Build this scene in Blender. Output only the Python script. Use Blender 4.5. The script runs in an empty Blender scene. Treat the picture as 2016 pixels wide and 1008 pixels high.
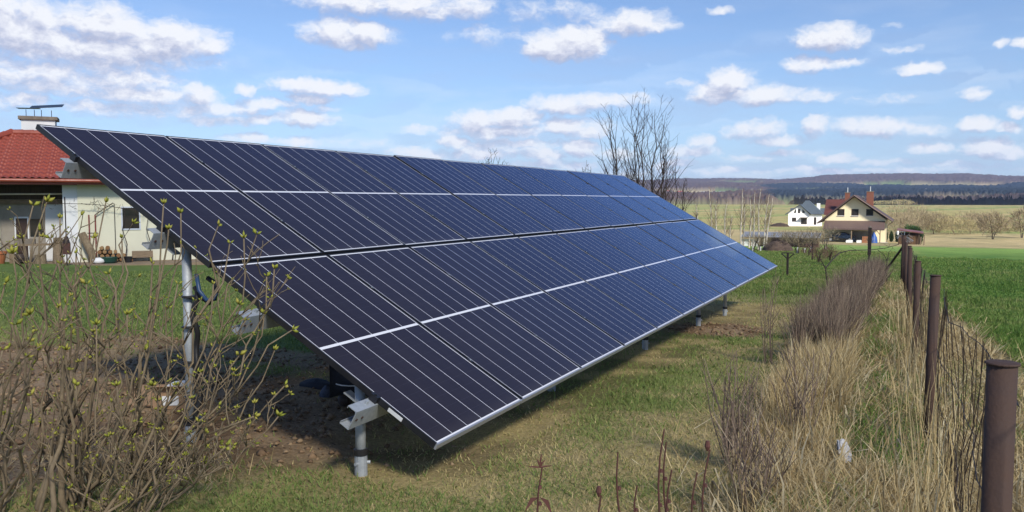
import bpy, bmesh, math, random
import numpy as np
from mathutils import Vector, Matrix
R = math.radians
random.seed(7); rng = np.random.default_rng(7)
S = bpy.context.scene
COL = S.collection

# ---------------------------------------------------------------- camera
CAMZ = 1.5
F, YAW, PIT = 1602.3, 0.44717, 0.06892
cd = bpy.data.cameras.new("camera"); cam = bpy.data.objects.new("camera", cd); COL.objects.link(cam)
cam.location = (0, 0, CAMZ); cam.rotation_euler = (math.pi/2-PIT, 0, YAW)
cd.sensor_width = 36; cd.lens = 36*F/2016; cd.clip_start = .05; cd.clip_end = 20000
S.camera = cam
S.view_settings.view_transform = 'Standard'; S.view_settings.look = 'None'
S.view_settings.exposure = 0.92; S.view_settings.gamma = 1; S.view_settings.use_curve_mapping = False
S.cycles.volume_step_rate = 10; S.cycles.max_bounces = 6; S.cycles.diffuse_bounces = 3; S.cycles.volume_bounces = 0
S.cycles.transparent_max_bounces = 8; S.cycles.caustics_reflective = False; S.cycles.caustics_refractive = False
S.cycles.use_denoising = True

def ray(px, py):
    """direction of the sight line through a point of the 2016x1008 photograph (used only to find ground points)"""
    cy, sy, cp, sp = math.cos(YAW), math.sin(YAW), math.cos(PIT), math.sin(PIT)
    fw = np.array([-sy*cp, cy*cp, -sp]); r = np.array([cy, sy, 0]); u = np.array([-sy*sp, cy*sp, cp])
    return fw + r*(px-1008)/F - u*(py-504)/F
def at_depth(px, py, d):
    return np.array([0, 0, CAMZ]) + ray(px, py)*d

# ---------------------------------------------------------------- sun and sky
SUN_EL, SUN_AZ = R(38), R(129)          # azimuth measured from +Y clockwise
sun_dir = Vector((math.cos(SUN_EL)*math.sin(SUN_AZ), math.cos(SUN_EL)*math.cos(SUN_AZ), math.sin(SUN_EL)))
sl = bpy.data.lights.new("sun", 'SUN'); sl.energy = 4.3; sl.angle = R(8); sl.color = (1, .93, .80)
so = bpy.data.objects.new("sun", sl); COL.objects.link(so); so.rotation_euler = (-sun_dir).to_track_quat('-Z', 'Y').to_euler()

class NG:
    """tiny helper for node trees"""
    def __init__(s, nt): s.nt = nt; s.N = nt.nodes; s.L = nt.links
    def n(s, t, **k):
        a = s.N.new(t)
        for q, v in k.items(): setattr(a, q, v)
        return a
    def put(s, sock, v):
        if hasattr(v, 'is_output'): s.L.new(v, sock)
        else: sock.default_value = v
    def m(s, op, a, b=0.0, c=0.0, clamp=False):
        x = s.n('ShaderNodeMath', operation=op, use_clamp=clamp)
        s.put(x.inputs[0], a); s.put(x.inputs[1], b); s.put(x.inputs[2], c); return x.outputs[0]
    def v(s, op, a, b=(0, 0, 0), c=None):
        x = s.n('ShaderNodeVectorMath', operation=op)
        s.put(x.inputs[0], a); s.put(x.inputs[1], b)
        if c is not None: s.put(x.inputs[2], c)
        return x.outputs['Value'] if op in ('LENGTH', 'DOT_PRODUCT') else x.outputs[0]
    def noise(s, vec, scale, detail=4, rough=.55, out=0):
        x = s.n('ShaderNodeTexNoise'); s.put(x.inputs['Vector'], vec); s.put(x.inputs['Scale'], scale)
        x.inputs['Detail'].default_value = detail; x.inputs['Roughness'].default_value = rough; return x.outputs[out]
    def mix(s, f, a, b, blend='MIX'):
        x = s.n('ShaderNodeMix', data_type='RGBA', blend_type=blend)
        s.put(x.inputs[0], f); s.put(x.inputs[6], a if hasattr(a, 'is_output') else (*a[:3], 1)); s.put(x.inputs[7], b if hasattr(b, 'is_output') else (*b[:3], 1))
        return x.outputs[2]
    def mr(s, v, a, b, c=0., d=1., smooth=False):
        x = s.n('ShaderNodeMapRange'); x.clamp = True
        if smooth: x.interpolation_type = 'SMOOTHSTEP'
        for i, q in enumerate((v, a, b, c, d)): s.put(x.inputs[i], q)
        return x.outputs[0]
    def ramp(s, f, cols):
        x = s.n('ShaderNodeValToRGB'); e = x.color_ramp.elements
        while len(e) < len(cols): e.new(.5)
        for i, (p, c) in enumerate(cols): e[i].position = p; e[i].color = (*c, 1)
        s.put(x.inputs[0], f); return x.outputs[0]

W = bpy.data.worlds.new("World"); S.world = W; W.use_nodes = True
g = NG(W.node_tree); g.N.clear()
def px_uv(px, py):
    d = ray(px, py); return math.atan2(d[0], d[1]), math.atan2(d[2], math.hypot(d[0], d[1]))
CLOUDS = [ # centre x, centre y, half width, half height, strength (photograph pixels; turned into compass directions)
 (40,55,130,65,1.1),(205,50,95,42,1.15),(330,82,115,40,1.1),(410,92,45,22,1.),(190,100,220,42,1.),(70,150,190,36,.85),(250,160,110,26,.9),
 (290,188,150,20,.85),(390,190,45,20,.95),(60,200,60,14,.8),(250,218,170,16,.72),(430,215,110,14,.8),(520,210,70,12,.75),(595,234,62,16,1.),(470,238,120,10,.7),
 (620,172,92,18,1.),(612,195,46,11,.9),(640,213,25,8,.7),(485,182,22,11,.7),(590,280,60,10,.8),(480,275,50,9,.75),
 (690,66,85,28,1.1),(620,78,30,10,.6),(770,8,180,26,.9),(920,12,60,24,.8),(1040,25,36,26,.42),(1135,22,50,20,.5),(950,70,60,18,.3),
 (1085,88,58,32,1.2),(1135,84,66,34,1.25),(1255,42,78,25,1.),(1310,52,40,12,.7),(1130,202,90,20,1.),(1215,198,60,15,.85),
 (1020,232,58,22,1.15),(945,240,60,24,.95),(985,258,110,18,.85),(900,278,30,13,.9),(1000,285,130,15,.75),(1115,248,45,19,1.1),(1165,252,40,20,.8),(830,253,40,11,.65),
 (830,300,60,13,.9),(940,300,120,14,.75),(1065,305,45,14,1.),(1145,290,38,16,1.),(1200,300,50,12,.6),(1080,325,120,9,.6),
 (1625,75,76,25,1.1),(1590,129,58,17,.95),(1665,122,40,8,.6),(1440,160,46,24,1.15),(1395,186,40,20,1.05),(1500,187,75,18,1.05),(1605,192,45,11,.75),
 (1810,135,54,14,.95),(1922,187,26,13,.7),(1490,252,60,20,.8),(1540,275,60,11,.85),(1612,248,24,22,.95),(1715,250,75,19,1.05),(1800,255,60,13,.75),
 (1925,245,40,15,1.05),(1990,250,30,10,.7),(1940,288,50,20,1.15),(1985,300,50,12,.85),(1825,290,42,11,.85),(1385,280,28,14,.95),(1360,298,60,12,.8),
 (1650,312,36,9,.95),(1595,330,28,7,.9),(1430,335,30,7,.9),(1335,320,50,10,.85),(1480,310,50,7,.55),(1560,300,70,7,.5),(1750,318,60,6,.5),(1900,322,80,7,.5),
 (2004,84,18,12,.95),(2008,220,22,11,.95),(1966,84,14,8,.6),(1415,18,22,7,.6),(1760,45,20,6,.35),(1780,95,50,7,.35),(1740,198,60,7,.35),(1340,165,30,9,.4),
 (330,345,200,12,.5),(700,280,80,8,.45),(1700,335,300,6,.55),(1300,340,200,6,.5),(150,285,140,12,.7),
 (-150,60,120,60,1.),(-120,180,140,40,.9),(2150,150,70,28,1.),(2180,280,110,18,.9),(2300,-250,200,60,.9)]
gt = bpy.data.node_groups.new("cloud_cover", 'ShaderNodeTree')
gt.interface.new_socket(name="UV", in_out='INPUT', socket_type='NodeSocketVector')
gt.interface.new_socket(name="Density", in_out='OUTPUT', socket_type='NodeSocketFloat')
q = NG(gt); gi = q.n('NodeGroupInput'); go = q.n('NodeGroupOutput')
uvv = gi.outputs[0]
n1 = q.v('SUBTRACT', q.noise(uvv, 9., 1, .5, 1), (.5, .5, .5)); n2 = q.v('SUBTRACT', q.noise(uvv, 55., 2, .65, 1), (.5, .5, .5))
wv = q.v('ADD', uvv, q.v('ADD', q.v('MULTIPLY', n1, (.03, .012, 0)), q.v('MULTIPLY', n2, (.022, .012, 0))))
acc = None
for (cx, cy, hw, hh, st) in CLOUDS:
    u0, v0 = px_uv(cx, cy); u1, _ = px_uv(cx+hw*1.28, cy); _, v1 = px_uv(cx, cy-hh*1.3)
    x = q.v('MULTIPLY', q.v('SUBTRACT', wv, (u0, v0, 0)), (1/abs(u1-u0), 1/abs(v1-v0), 0))
    x = q.m('MULTIPLY_ADD', q.v('DOT_PRODUCT', x, x), -st, st)      # st*(1-d^2)
    acc = x if acc is None else q.m('SMOOTH_MAX', acc, x, .18)
fine = q.noise(q.v('MULTIPLY', wv, (1, 1.7, 1)), 34., 5, .66)
dens = q.m('ADD', acc, q.m('MULTIPLY', q.m('SUBTRACT', fine, .5), 2.0))
q.L.new(dens, go.inputs[0])
tc = g.n('ShaderNodeTexCoord'); sp = g.n('ShaderNodeSeparateXYZ'); g.L.new(tc.outputs['Generated'], sp.inputs[0])
hyp = g.m('SQRT', g.m('ADD', g.m('MULTIPLY', sp.outputs[0], sp.outputs[0]), g.m('MULTIPLY', sp.outputs[1], sp.outputs[1])))
U = g.m('ARCTAN2', sp.outputs[0], sp.outputs[1]); V = g.m('ARCTAN2', sp.outputs[2], hyp)
cb = g.n('ShaderNodeCombineXYZ'); g.put(cb.inputs[0], U); g.put(cb.inputs[1], V)
def dens_at(vec):
    x = g.n('ShaderNodeGroup'); x.node_tree = gt; g.put(x.inputs[0], vec); return x.outputs[0]
dA = dens_at(cb.outputs[0]); dB = dens_at(g.v('ADD', cb.outputs[0], (.006, .013, 0)))
mask = g.mr(dA, -.14, 1.0, 0, 1, True)
veil = g.m('MULTIPLY', g.mr(g.noise(g.v('MULTIPLY', cb.outputs[0], (5., 22., 1)), 1., 4, .6), .42, .75), g.mr(V, .02, .26, .75, 0.))
mask = g.m('MAXIMUM', mask, g.m('MULTIPLY', veil, .8))
lit = g.m('ADD', g.m('MULTIPLY', g.m('SUBTRACT', dA, dB), 1.1), .56, clamp=True)     # brighter where it thins towards the sun
sky = g.n('ShaderNodeTexSky', sky_type='NISHITA', sun_disc=False, sun_elevation=SUN_EL, sun_rotation=SUN_AZ, altitude=300, air_density=1.0, dust_density=.7, ozone_density=1.5)
SKY_K = .0585
skyc = g.mix(1., sky.outputs[0], (SKY_K*.82, SKY_K*.99, SKY_K*1.26), 'MULTIPLY')
skyc = g.mix(g.mr(V, 0., .30, .40, .0), skyc, (.325, .425, .58))                       # pale air low down
cloudc = g.ramp(lit, [(0., (.26, .27, .345)), (.35, (.33, .34, .41)), (.62, (.415, .42, .47)), (1., (.53, .53, .54))])
fin = g.mix(g.m('MULTIPLY', mask, .93), skyc, cloudc)
bg = g.n('ShaderNodeBackground'); g.L.new(fin, bg.inputs[0]); bg.inputs[1].default_value = 1.0
wo = g.n('ShaderNodeOutputWorld'); g.L.new(bg.outputs[0], wo.inputs[0])
W.cycles.sampling_method = 'MANUAL'; W.cycles.sample_map_resolution = 512

# ---------------------------------------------------------------- numpy noise
def vnoise(x, y, seed=0):
    xi = np.floor(x).astype(np.int64); yi = np.floor(y).astype(np.int64); fx = x-xi; fy = y-yi
    fx = fx*fx*(3-2*fx); fy = fy*fy*(3-2*fy)
    def h(a, b):
        n = (a*374761393 + b*668265263 + seed*974711) & 0x7fffffff
        n = ((n ^ (n >> 13))*1274126177) & 0x7fffffff
        return ((n ^ (n >> 16)) & 0xffff)/65535.
    return (h(xi, yi)*(1-fx)+h(xi+1, yi)*fx)*(1-fy)+(h(xi, yi+1)*(1-fx)+h(xi+1, yi+1)*fx)*fy
def fbm(x, y, seed=0, o=4):
    a, t, s = .5, 0, 0
    for i in range(o): t = t+a*vnoise(x, y, seed+i); s += a; x = x*2.03+17; y = y*2.03+5; a *= .5
    return t/s
def sst(x, a, b): t = np.clip((x-a)/(b-a), 0, 1); return t*t*(3-2*t)

# ---------------------------------------------------------------- ground shape
PY = np.array([-80, 0, 30, 60, 100, 138, 180, 264, 330, 500, 650, 720, 820, 900, 1500.])
PZ = np.array([3.4, .11, -1.12, -2.3, -3.8, -5.07, -5.9, -6.6, -6.5, -4.2, -2.25, -2.5, -8, -14, -40.])
_yy = np.arange(-80, 1500, 1.); _zz = np.interp(_yy, PY, PZ); _k = np.hanning(17); _k /= _k.sum()
_zs = np.convolve(np.pad(_zz, 8, mode='edge'), _k, 'valid'); _w = np.clip((_yy-25)/20, 0, 1); _zz = _zz*(1-_w)+_zs*_w
def prof(y): return np.interp(y, _yy, _zz)
def soil_mask(x, y):
    n = fbm(x*.9, y*.9, 3)*1.6-.8
    a = 1-sst(np.hypot((x+6.6)/3.9, (y-4.1)/2.35)+n*.35, .8, 1.05)            # bare patch by the lilac
    a = np.maximum(a, .9*(1-sst(np.abs(y-6.55)/.55+n*.4, .6, 1.2))*sst(x, -9.5, -8)*(1-sst(x, -3.9, -3.2)))   # trench line
    a = np.maximum(a, (1-sst(np.hypot((x+2.35)/.9, (y-12.0)/.95)+n*.5, .7, 1.1)))
    a = np.maximum(a, .25*(1-sst(np.hypot((x+3.2)/1.0, (y-4.0)/1.0)+n*.5, .7, 1.1)))
    return a
def gz(x, y):
    x = np.asarray(x, float); y = np.asarray(y, float)
    near = 1-sst(np.hypot(x, y), 20, 60)
    z = prof(y)+near*.05*(fbm(x*.7, y*.7, 11)-.5)
    z = z+near*soil_mask(x, y)*(.09*(fbm(x*5, y*5, 21)-.45)+.05*(fbm(x*14, y*14, 22)-.5))
    z = z+.10*np.exp(-((x+.45)/.5)**2)*(1-sst(y, 22, 30))*near*fbm(x*3, y*1.5, 31)
    return z
def gz1(x, y): return float(gz(np.array([x]), np.array([y]))[0])
def G(px, py):
    d = ray(px, py); t = np.concatenate([np.linspace(1, 60, 3000), np.linspace(60, 800, 6000)])
    z = CAMZ+d[2]*t-prof(d[1]*t); i = np.argmax(z < 0)
    p = np.array([0, 0, CAMZ])+d*t[i]; p[2] = prof(p[1]); return p

# ---------------------------------------------------------------- mesh helpers
class MB:
    def __init__(s): s.v = []; s.f = []; s.mi = []; s.m = 0
    def q(s, *p):
        b = len(s.v); s.v += [tuple(x) for x in p]; s.f.append(tuple(range(b, b+len(p)))); s.mi.append(s.m); return s
    def box(s, x0, x1, y0, y1, z0, z1):
        b = len(s.v); s.v += [(x, y, z) for z in (z0, z1) for y in (y0, y1) for x in (x0, x1)]
        for f in ((0, 2, 3, 1), (4, 5, 7, 6), (0, 1, 5, 4), (2, 6, 7, 3), (0, 4, 6, 2), (1, 3, 7, 5)): s.f.append(tuple(b+i for i in f)); s.mi.append(s.m)
        return s
    def fbox(s, o, ax, ay, az, sx, sy, sz):
        """box from corner o along three axes"""
        o, ax, ay, az = [np.array(t, float) for t in (o, ax, ay, az)]
        b = len(s.v)
        for k in (0, 1):
            for j in (0, 1):
                for i in (0, 1): s.v.append(tuple(o+ax*sx*i+ay*sy*j+az*sz*k))
        for f in ((0, 2, 3, 1), (4, 5, 7, 6), (0, 1, 5, 4), (2, 6, 7, 3), (0, 4, 6, 2), (1, 3, 7, 5)): s.f.append(tuple(b+i for i in f)); s.mi.append(s.m)
        return s
    def tube(s, pts, rad, n=6, cap=True):
        pts = [np.array(p, float) for p in pts]
        if not hasattr(rad, '__len__'): rad = [rad]*len(pts)
        b = len(s.v); L = len(pts)
        for i, p in enumerate(pts):
            t = pts[min(i+1, L-1)]-pts[max(i-1, 0)]; t = t/(np.linalg.norm(t)+1e-12)
            a = np.cross(t, (0, 0, 1.) if abs(t[2]) < .9 else (1., 0, 0)); a /= np.linalg.norm(a); c = np.cross(t, a)
            for k in range(n):
                w = 2*math.pi*k/n; s.v.append(tuple(p+rad[i]*(math.cos(w)*a+math.sin(w)*c)))
        for i in range(L-1):
            for k in range(n):
                k2 = (k+1) % n; s.f.append((b+i*n+k, b+i*n+k2, b+(i+1)*n+k2, b+(i+1)*n+k)); s.mi.append(s.m)
        if cap:
            s.f.append(tuple(b+k for k in range(n))[::-1]); s.mi.append(s.m)
            s.f.append(tuple(b+(L-1)*n+k for k in range(n))); s.mi.append(s.m)
        return s
    def lathe(s, c, prof_, n=16):
        """profile of (radius, height) turned about a vertical axis through c"""
        b = len(s.v); L = len(prof_)
        for r, h in prof_:
            for k in range(n): w = 2*math.pi*k/n; s.v.append((c[0]+r*math.cos(w), c[1]+r*math.sin(w), c[2]+h))
        for i in range(L-1):
            for k in range(n):
                k2 = (k+1) % n; s.f.append((b+i*n+k, b+i*n+k2, b+(i+1)*n+k2, b+(i+1)*n+k)); s.mi.append(s.m)
        s.f.append(tuple(b+k for k in range(n))[::-1]); s.mi.append(s.m); s.f.append(tuple(b+(L-1)*n+k for k in range(n))); s.mi.append(s.m)
        return s
    def prism(s, poly, axis, a0, a1):
        """polygon (2-D) pushed along axis 'x' or 'y' or 'z'"""
        def P(p, a): return {'x': (a, p[0], p[1]), 'y': (p[0], a, p[1]), 'z': (p[0], p[1], a)}[axis]
        b = len(s.v); n = len(poly); s.v += [P(p, a0) for p in poly]+[P(p, a1) for p in poly]
        s.f.append(tuple(b+i for i in range(n))[::-1]); s.mi.append(s.m); s.f.append(tuple(b+n+i for i in range(n))); s.mi.append(s.m)
        for i in range(n): j = (i+1) % n; s.f.append((b+i, b+j, b+n+j, b+n+i)); s.mi.append(s.m)
        return s
    def sheet(s, X, Y, Z):
        b = len(s.v); ny, nx = X.shape; s.v += list(map(tuple, np.stack([X, Y, Z], -1).reshape(-1, 3)))
        for j in range(ny-1):
            for i in range(nx-1): s.f.append((b+j*nx+i, b+j*nx+i+1, b+(j+1)*nx+i+1, b+(j+1)*nx+i)); s.mi.append(s.m)
        return s
    def build(s, name, mats, parent=None, loc=None, smooth=False, rz=0.):
        me = bpy.data.meshes.new(name); me.from_pydata(s.v, [], s.f)
        for m in (mats if isinstance(mats, (list, tuple)) else [mats]): me.materials.append(m)
        me.polygons.foreach_set('material_index', s.mi)
        if smooth: me.polygons.foreach_set('use_smooth', [True]*len(s.f))
        bm = bmesh.new(); bm.from_mesh(me); bmesh.ops.recalc_face_normals(bm, faces=bm.faces); bm.to_mesh(me); bm.free()
        me.update(); return link(name, me, parent, loc, rz)
def link(name, me, parent=None, loc=None, rz=0.):
    o = bpy.data.objects.new(name, me); COL.objects.link(o)
    if parent is not None: o.parent = parent
    if loc is not None: o.location = tuple(loc)
    o.rotation_euler = (0, 0, rz); return o
def mesh_np(name, V, T, mat, parent=None, loc=None, smooth=False):
    """fast mesh: V (n,3), T (m,k)"""
    V = np.asarray(V, np.float32); T = np.asarray(T, np.int32); k = T.shape[1]
    me = bpy.data.meshes.new(name); me.vertices.add(len(V)); me.vertices.foreach_set('co', V.ravel())
    me.loops.add(T.size); me.loops.foreach_set('vertex_index', T.ravel())
    me.polygons.add(len(T)); me.polygons.foreach_set('loop_start', np.arange(0, T.size, k, dtype=np.int32))
    if smooth: me.polygons.foreach_set('use_smooth', np.ones(len(T), bool))
    me.update(calc_edges=True); me.validate()
    if mat: me.materials.append(mat)
    return link(name, me, parent, loc)
def tag(o, label=None, cat=None, group=None, kind=None):
    for k, v in (('label', label), ('category', cat), ('group', group), ('kind', kind)):
        if v: o[k] = v
    return o
def thing(name, loc, label, cat, group=None, rz=0.):
    o = bpy.data.objects.new(name, None); COL.objects.link(o); o.location = tuple(loc); o.rotation_euler = (0, 0, rz); o.empty_display_size = .2
    return tag(o, label, cat, group)

def blades(P, L, Wd, lean, bend, az=None):
    """strips: base 2, middle 2, tip 1; lean and bend in metres per metre of length"""
    n = len(P); az = rng.uniform(0, 2*np.pi, n) if az is None else az
    d = np.stack([np.cos(az), np.sin(az), np.zeros(n)], 1); th = rng.uniform(0, np.pi, n)
    w = np.stack([np.cos(th), np.sin(th), np.zeros(n)], 1)*Wd[:, None]*.5
    up = np.array([0, 0, 1.]); c = np.sqrt(np.clip(1-lean**2, .02, 1))
    m = P+(d*lean[:, None]+up*c[:, None])*(L*.5)[:, None]
    l2 = np.clip(lean+bend, 0, 1.15); c2 = np.where(l2 < 1, np.sqrt(np.clip(1-l2**2, 0, 1)), -.25); l2 = np.minimum(l2, 1)
    t = m+(d*l2[:, None]+up*c2[:, None])*(L*.5)[:, None]
    V = np.stack([P-w, P+w, m-w*.75, m+w*.75, t], 1).reshape(-1, 3); b = (np.arange(n)*5)[:, None]
    T = np.concatenate([b+np.array([0, 1, 3]), b+np.array([0, 3, 2]), b+np.array([2, 3, 4])]); return V, T

# ---------------------------------------------------------------- materials
def pbsdf(name):
    m = bpy.data.materials.new(name); m.use_nodes = True; n = NG(m.node_tree); p = n.N['Principled BSDF']; return m, n, p
def M(name, c1, c2=None, scale=4., rough=.7, metal=0., bump=0., bscale=None, spec=.35, stretch=(1, 1, 1), detail=5, coat=0.):
    m, n, p = pbsdf(name); p.inputs['Roughness'].default_value = rough; p.inputs['Metallic'].default_value = metal
    p.inputs['Specular IOR Level'].default_value = spec; p.inputs['Coat Weight'].default_value = coat; p.inputs['Coat Roughness'].default_value = .08
    tcn = n.n('ShaderNodeTexCoord'); vec = n.v('MULTIPLY', tcn.outputs['Object'], stretch)
    f = n.mr(n.noise(vec, scale, detail, .6), .28, .72)
    n.L.new(n.mix(f, c1, c2 or tuple(.72*x for x in c1)), p.inputs['Base Color'])
    rr = n.m('ADD', n.m('MULTIPLY', n.m('SUBTRACT', f, .5), .18), rough); n.L.new(rr, p.inputs['Roughness'])
    if bump:
        b = n.n('ShaderNodeBump'); b.inputs['Strength'].default_value = bump; b.inputs['Distance'].default_value = .02
        n.L.new(n.noise(vec, bscale or scale*4, 6, .6), b.inputs['Height']); n.L.new(b.outputs[0], p.inputs['Normal'])
    return m
def MI(name, cols, rough=.75, pos=None, trans=0.):
    """one colour per loose blade or leaf, drifting slowly over the ground"""
    m, n, p = pbsdf(name); p.inputs['Roughness'].default_value = rough; p.inputs['Specular IOR Level'].default_value = .2
    ge = n.n('ShaderNodeNewGeometry'); f = ge.outputs['Random Per Island']
    if pos:
        f = n.m('ADD', n.m('MULTIPLY', f, .5), n.m('MULTIPLY', n.mr(n.noise(ge.outputs['Position'], pos, 4, .6), .3, .7), .5))
    c = n.ramp(f, cols); n.L.new(c, p.inputs['Base Color'])
    if trans:
        t = n.n('ShaderNodeBsdfTranslucent'); n.L.new(c, t.inputs[0]); mx = n.n('ShaderNodeMixShader'); mx.inputs[0].default_value = trans
        n.L.new(p.outputs[0], mx.inputs[1]); n.L.new(t.outputs[0], mx.inputs[2]); n.L.new(mx.outputs[0], n.N['Material Output'].inputs[0])
    return m
galv = M('galvanised', (.44, .47, .50), (.32, .35, .38), 30, .6, .35, .1, 60)
dkmetal = M('dark_anodised', (.018, .019, .024), (.03, .03, .036), 8, .4, .3, 0, spec=.5)
blackp = M('black_plastic', (.014, .014, .016), (.025, .025, .027), 6, .5)
rust = M('brown_paint', (.075, .050, .044), (.098, .058, .042), 7, .75, .0, .2, 80, spec=.2)
darkiron = M('dark_iron', (.03, .024, .023), (.055, .036, .03), 20, .6, .3)
wire = M('rusty_wire', (.045, .03, .025), (.07, .045, .035), 30, .65, .3)
white = M('white_paint', (.78, .78, .78), (.66, .67, .67), 3, .6)
plaster_w = M('white_render', (.74, .75, .77), (.64, .65, .66), 1.2, .85, 0, .06, 40)
plaster_y = M('cream_render', (.68, .67, .53), (.60, .59, .47), .9, .85, 0, .06, 40)
plaster_c = M('pale_yellow_render', (.80, .71, .49), (.74, .65, .44), .5, .85, 0, .03, 20)
darkglass = M('window_glass', (.02, .022, .024), (.045, .038, .032), 2.5, .06, 0, 0, spec=.6)
wood = M('weathered_wood', (.27, .20, .13), (.16, .115, .075), 6, .8, 0, .25, 40, stretch=(1, 6, 6))
woodd = M('dark_wood', (.09, .06, .04), (.05, .034, .025), 6, .8, 0, .2, 40)
bark = M('bark', (.26, .20, .125), (.13, .098, .062), 22, .85, 0, .4, 70, stretch=(1, 1, .35))
barkd = M('dark_bark', (.06, .043, .037), (.035, .026, .023), 10, .85, 0, .3, 40)
birch = M('birch_bark', (.66, .60, .50), (.42, .37, .31), 3.5, .75, stretch=(1, 1, 2.5))
buds = MI('bud_green', [(0, (.30, .33, .05)), (.5, (.42, .43, .07)), (1, (.50, .44, .10))], .5, trans=.3)

# ---------------------------------------------------------------- ground sheet
def axis(lo, hi, d0, c0, c1, gr):
    a = list(np.arange(c0, c1+1e-6, d0)); s = d0; x = c1
    while x < hi: s = min(s*gr, 60); x += s; a.append(x)
    s = d0; x = c0; b = []
    while x > lo: s = min(s*gr, 60); x -= s; b.append(x)
    return np.array(b[::-1]+a)
AX = axis(-1900, 1300, .11, -10.5, 2.5, 1.06); AY = axis(-60, 1450, .11, 2., 15., 1.028)
GX, GY = np.meshgrid(AX, AY); GZ = gz(GX, GY)
def ground_col(x, y):
    n1 = fbm(x*.45, y*.45, 41); n2 = fbm(x*2.2, y*2.2, 42); n3 = fbm(x*.06, y*.06, 43); n4 = fbm(x*.9, y*.9, 44)
    def c(*t): return np.array(t)
    def mx(a, b, f): return a*(1-f[..., None])+b*f[..., None]
    lawn_t, lawn_g = c(.40, .32, .15), c(.19, .22, .06)
    o = mx(np.broadcast_to(lawn_t, x.shape+(3,)), lawn_g, sst(n1*.6+n2*.4, .52, .76))
    far_lawn = sst(y, 15, 22)                                                       # greener beyond the array
    o = mx(o, c(.12, .185, .048)+0*o, far_lawn*sst(n4, .25, .6))
    left = (1-sst(x+(n2-.5)*.6+(y-7)*.15, -5.6, -4.6))*sst(y, 6, 7.5)
    o = mx(o, c(.11, .18, .045)+0*o, np.clip(left, 0, 1)*.9)
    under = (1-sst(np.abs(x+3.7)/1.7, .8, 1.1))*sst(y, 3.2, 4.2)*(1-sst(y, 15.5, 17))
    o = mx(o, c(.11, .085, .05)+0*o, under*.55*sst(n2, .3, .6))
    o = mx(o, c(.27, .20, .12)+0*o, (1-sst(np.abs(x+3.15+.055*(y-28))+(n4-.5)*1.1, .15, .45))*sst(y, 28, 30)*(1-sst(y, 38, 42))*sst(n2, .3, .55)*.8)
    # field to the right of the fence, sunlit far end painted brighter
    fx = sst(x+(n4-.5)*1.0, .9, 1.6)
    o = mx(o, mx(c(.095, .20, .04)+0*o, c(.155, .255, .056)+0*o, sst(n4, .35, .65)), fx)
    o = mx(o, c(.19, .30, .075)+0*o, sst(y, 60, 90)*(1-sst(y, 100, 112))*.85)
    # straw strip along the fence
    st = np.exp(-((x-.18)/(1.0-.4*sst(y, 10, 20)))**4)*sst(y, -3, 0)*(1-sst(y, 26, 30))
    o = mx(o, mx(c(.30, .24, .125)+0*o, c(.10, .125, .035)+0*o, sst(n2*.6+n4*.4, .5, .62)), np.clip(st, 0, 1))
    # soil
    s = soil_mask(x, y); o = mx(o, mx(c(.30, .215, .135)+0*o, c(.17, .11, .065)+0*o, sst(n2, .4, .68)), np.clip(s, 0, 1)*sst(n2*.5+s, .45, .8))
    # dead grass belt, scrubby valley floor, rising fields
    o = mx(o, mx(c(.37, .30, .165)+0*o, c(.27, .235, .125)+0*o, sst(n3*.4+n1*.6, .38, .62)), sst(y+(n3-.5)*10, 104, 116)*(1-sst(y, 205, 235)))
    ang = x*.86-y*.5; strip = fbm(ang*.035, ang*0, 45, 3)
    fld = mx(c(.30, .27, .115)+0*o, c(.36, .295, .145)+0*o, sst(strip, .45, .55))
    fld = mx(fld, c(.18, .23, .075)+0*o, sst(np.abs(strip-.62), .09, .05)*.8+0*x)
    rows = .5+.5*np.sin(ang*.9)
    fld = fld*(1-.12*rows[..., None]*(fbm(ang*.02, y*.004, 46) > .45)[..., None])
    fld = mx(fld, c(.20, .25, .08)+0*o, np.clip(sst(-x, 90, 190)*.75+sst(x-.12*(y-250), 25, 60)*.6, 0, 1))
    o = mx(o, fld, sst(y, 215, 250)); return o
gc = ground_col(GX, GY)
ny, nx = GX.shape; idx = np.arange(ny*nx).reshape(ny, nx)
T = np.stack([idx[:-1, :-1], idx[:-1, 1:], idx[1:, 1:], idx[1:, :-1]], -1).reshape(-1, 4)
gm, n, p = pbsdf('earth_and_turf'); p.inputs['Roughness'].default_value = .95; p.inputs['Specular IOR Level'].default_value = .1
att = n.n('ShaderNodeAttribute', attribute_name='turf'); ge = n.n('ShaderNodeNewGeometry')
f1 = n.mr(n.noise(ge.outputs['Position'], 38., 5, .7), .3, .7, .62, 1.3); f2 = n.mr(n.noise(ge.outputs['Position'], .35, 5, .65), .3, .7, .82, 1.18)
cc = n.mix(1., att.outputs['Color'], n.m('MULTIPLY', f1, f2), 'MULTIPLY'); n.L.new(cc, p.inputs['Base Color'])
b = n.n('ShaderNodeBump'); b.inputs['Strength'].default_value = .6; b.inputs['Distance'].default_value = .04
n.L.new(n.noise(ge.outputs['Position'], 24., 6, .7), b.inputs['Height']); n.L.new(b.outputs[0], p.inputs['Normal'])
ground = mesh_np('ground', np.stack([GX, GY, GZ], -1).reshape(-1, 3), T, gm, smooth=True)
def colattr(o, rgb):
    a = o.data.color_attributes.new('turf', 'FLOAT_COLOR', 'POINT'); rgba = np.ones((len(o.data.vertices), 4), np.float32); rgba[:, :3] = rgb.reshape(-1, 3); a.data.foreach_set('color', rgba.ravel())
colattr(ground, gc); tag(ground, 'lawn, fields and bare soil sloping gently down to the valley', 'ground', kind='structure')

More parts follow.
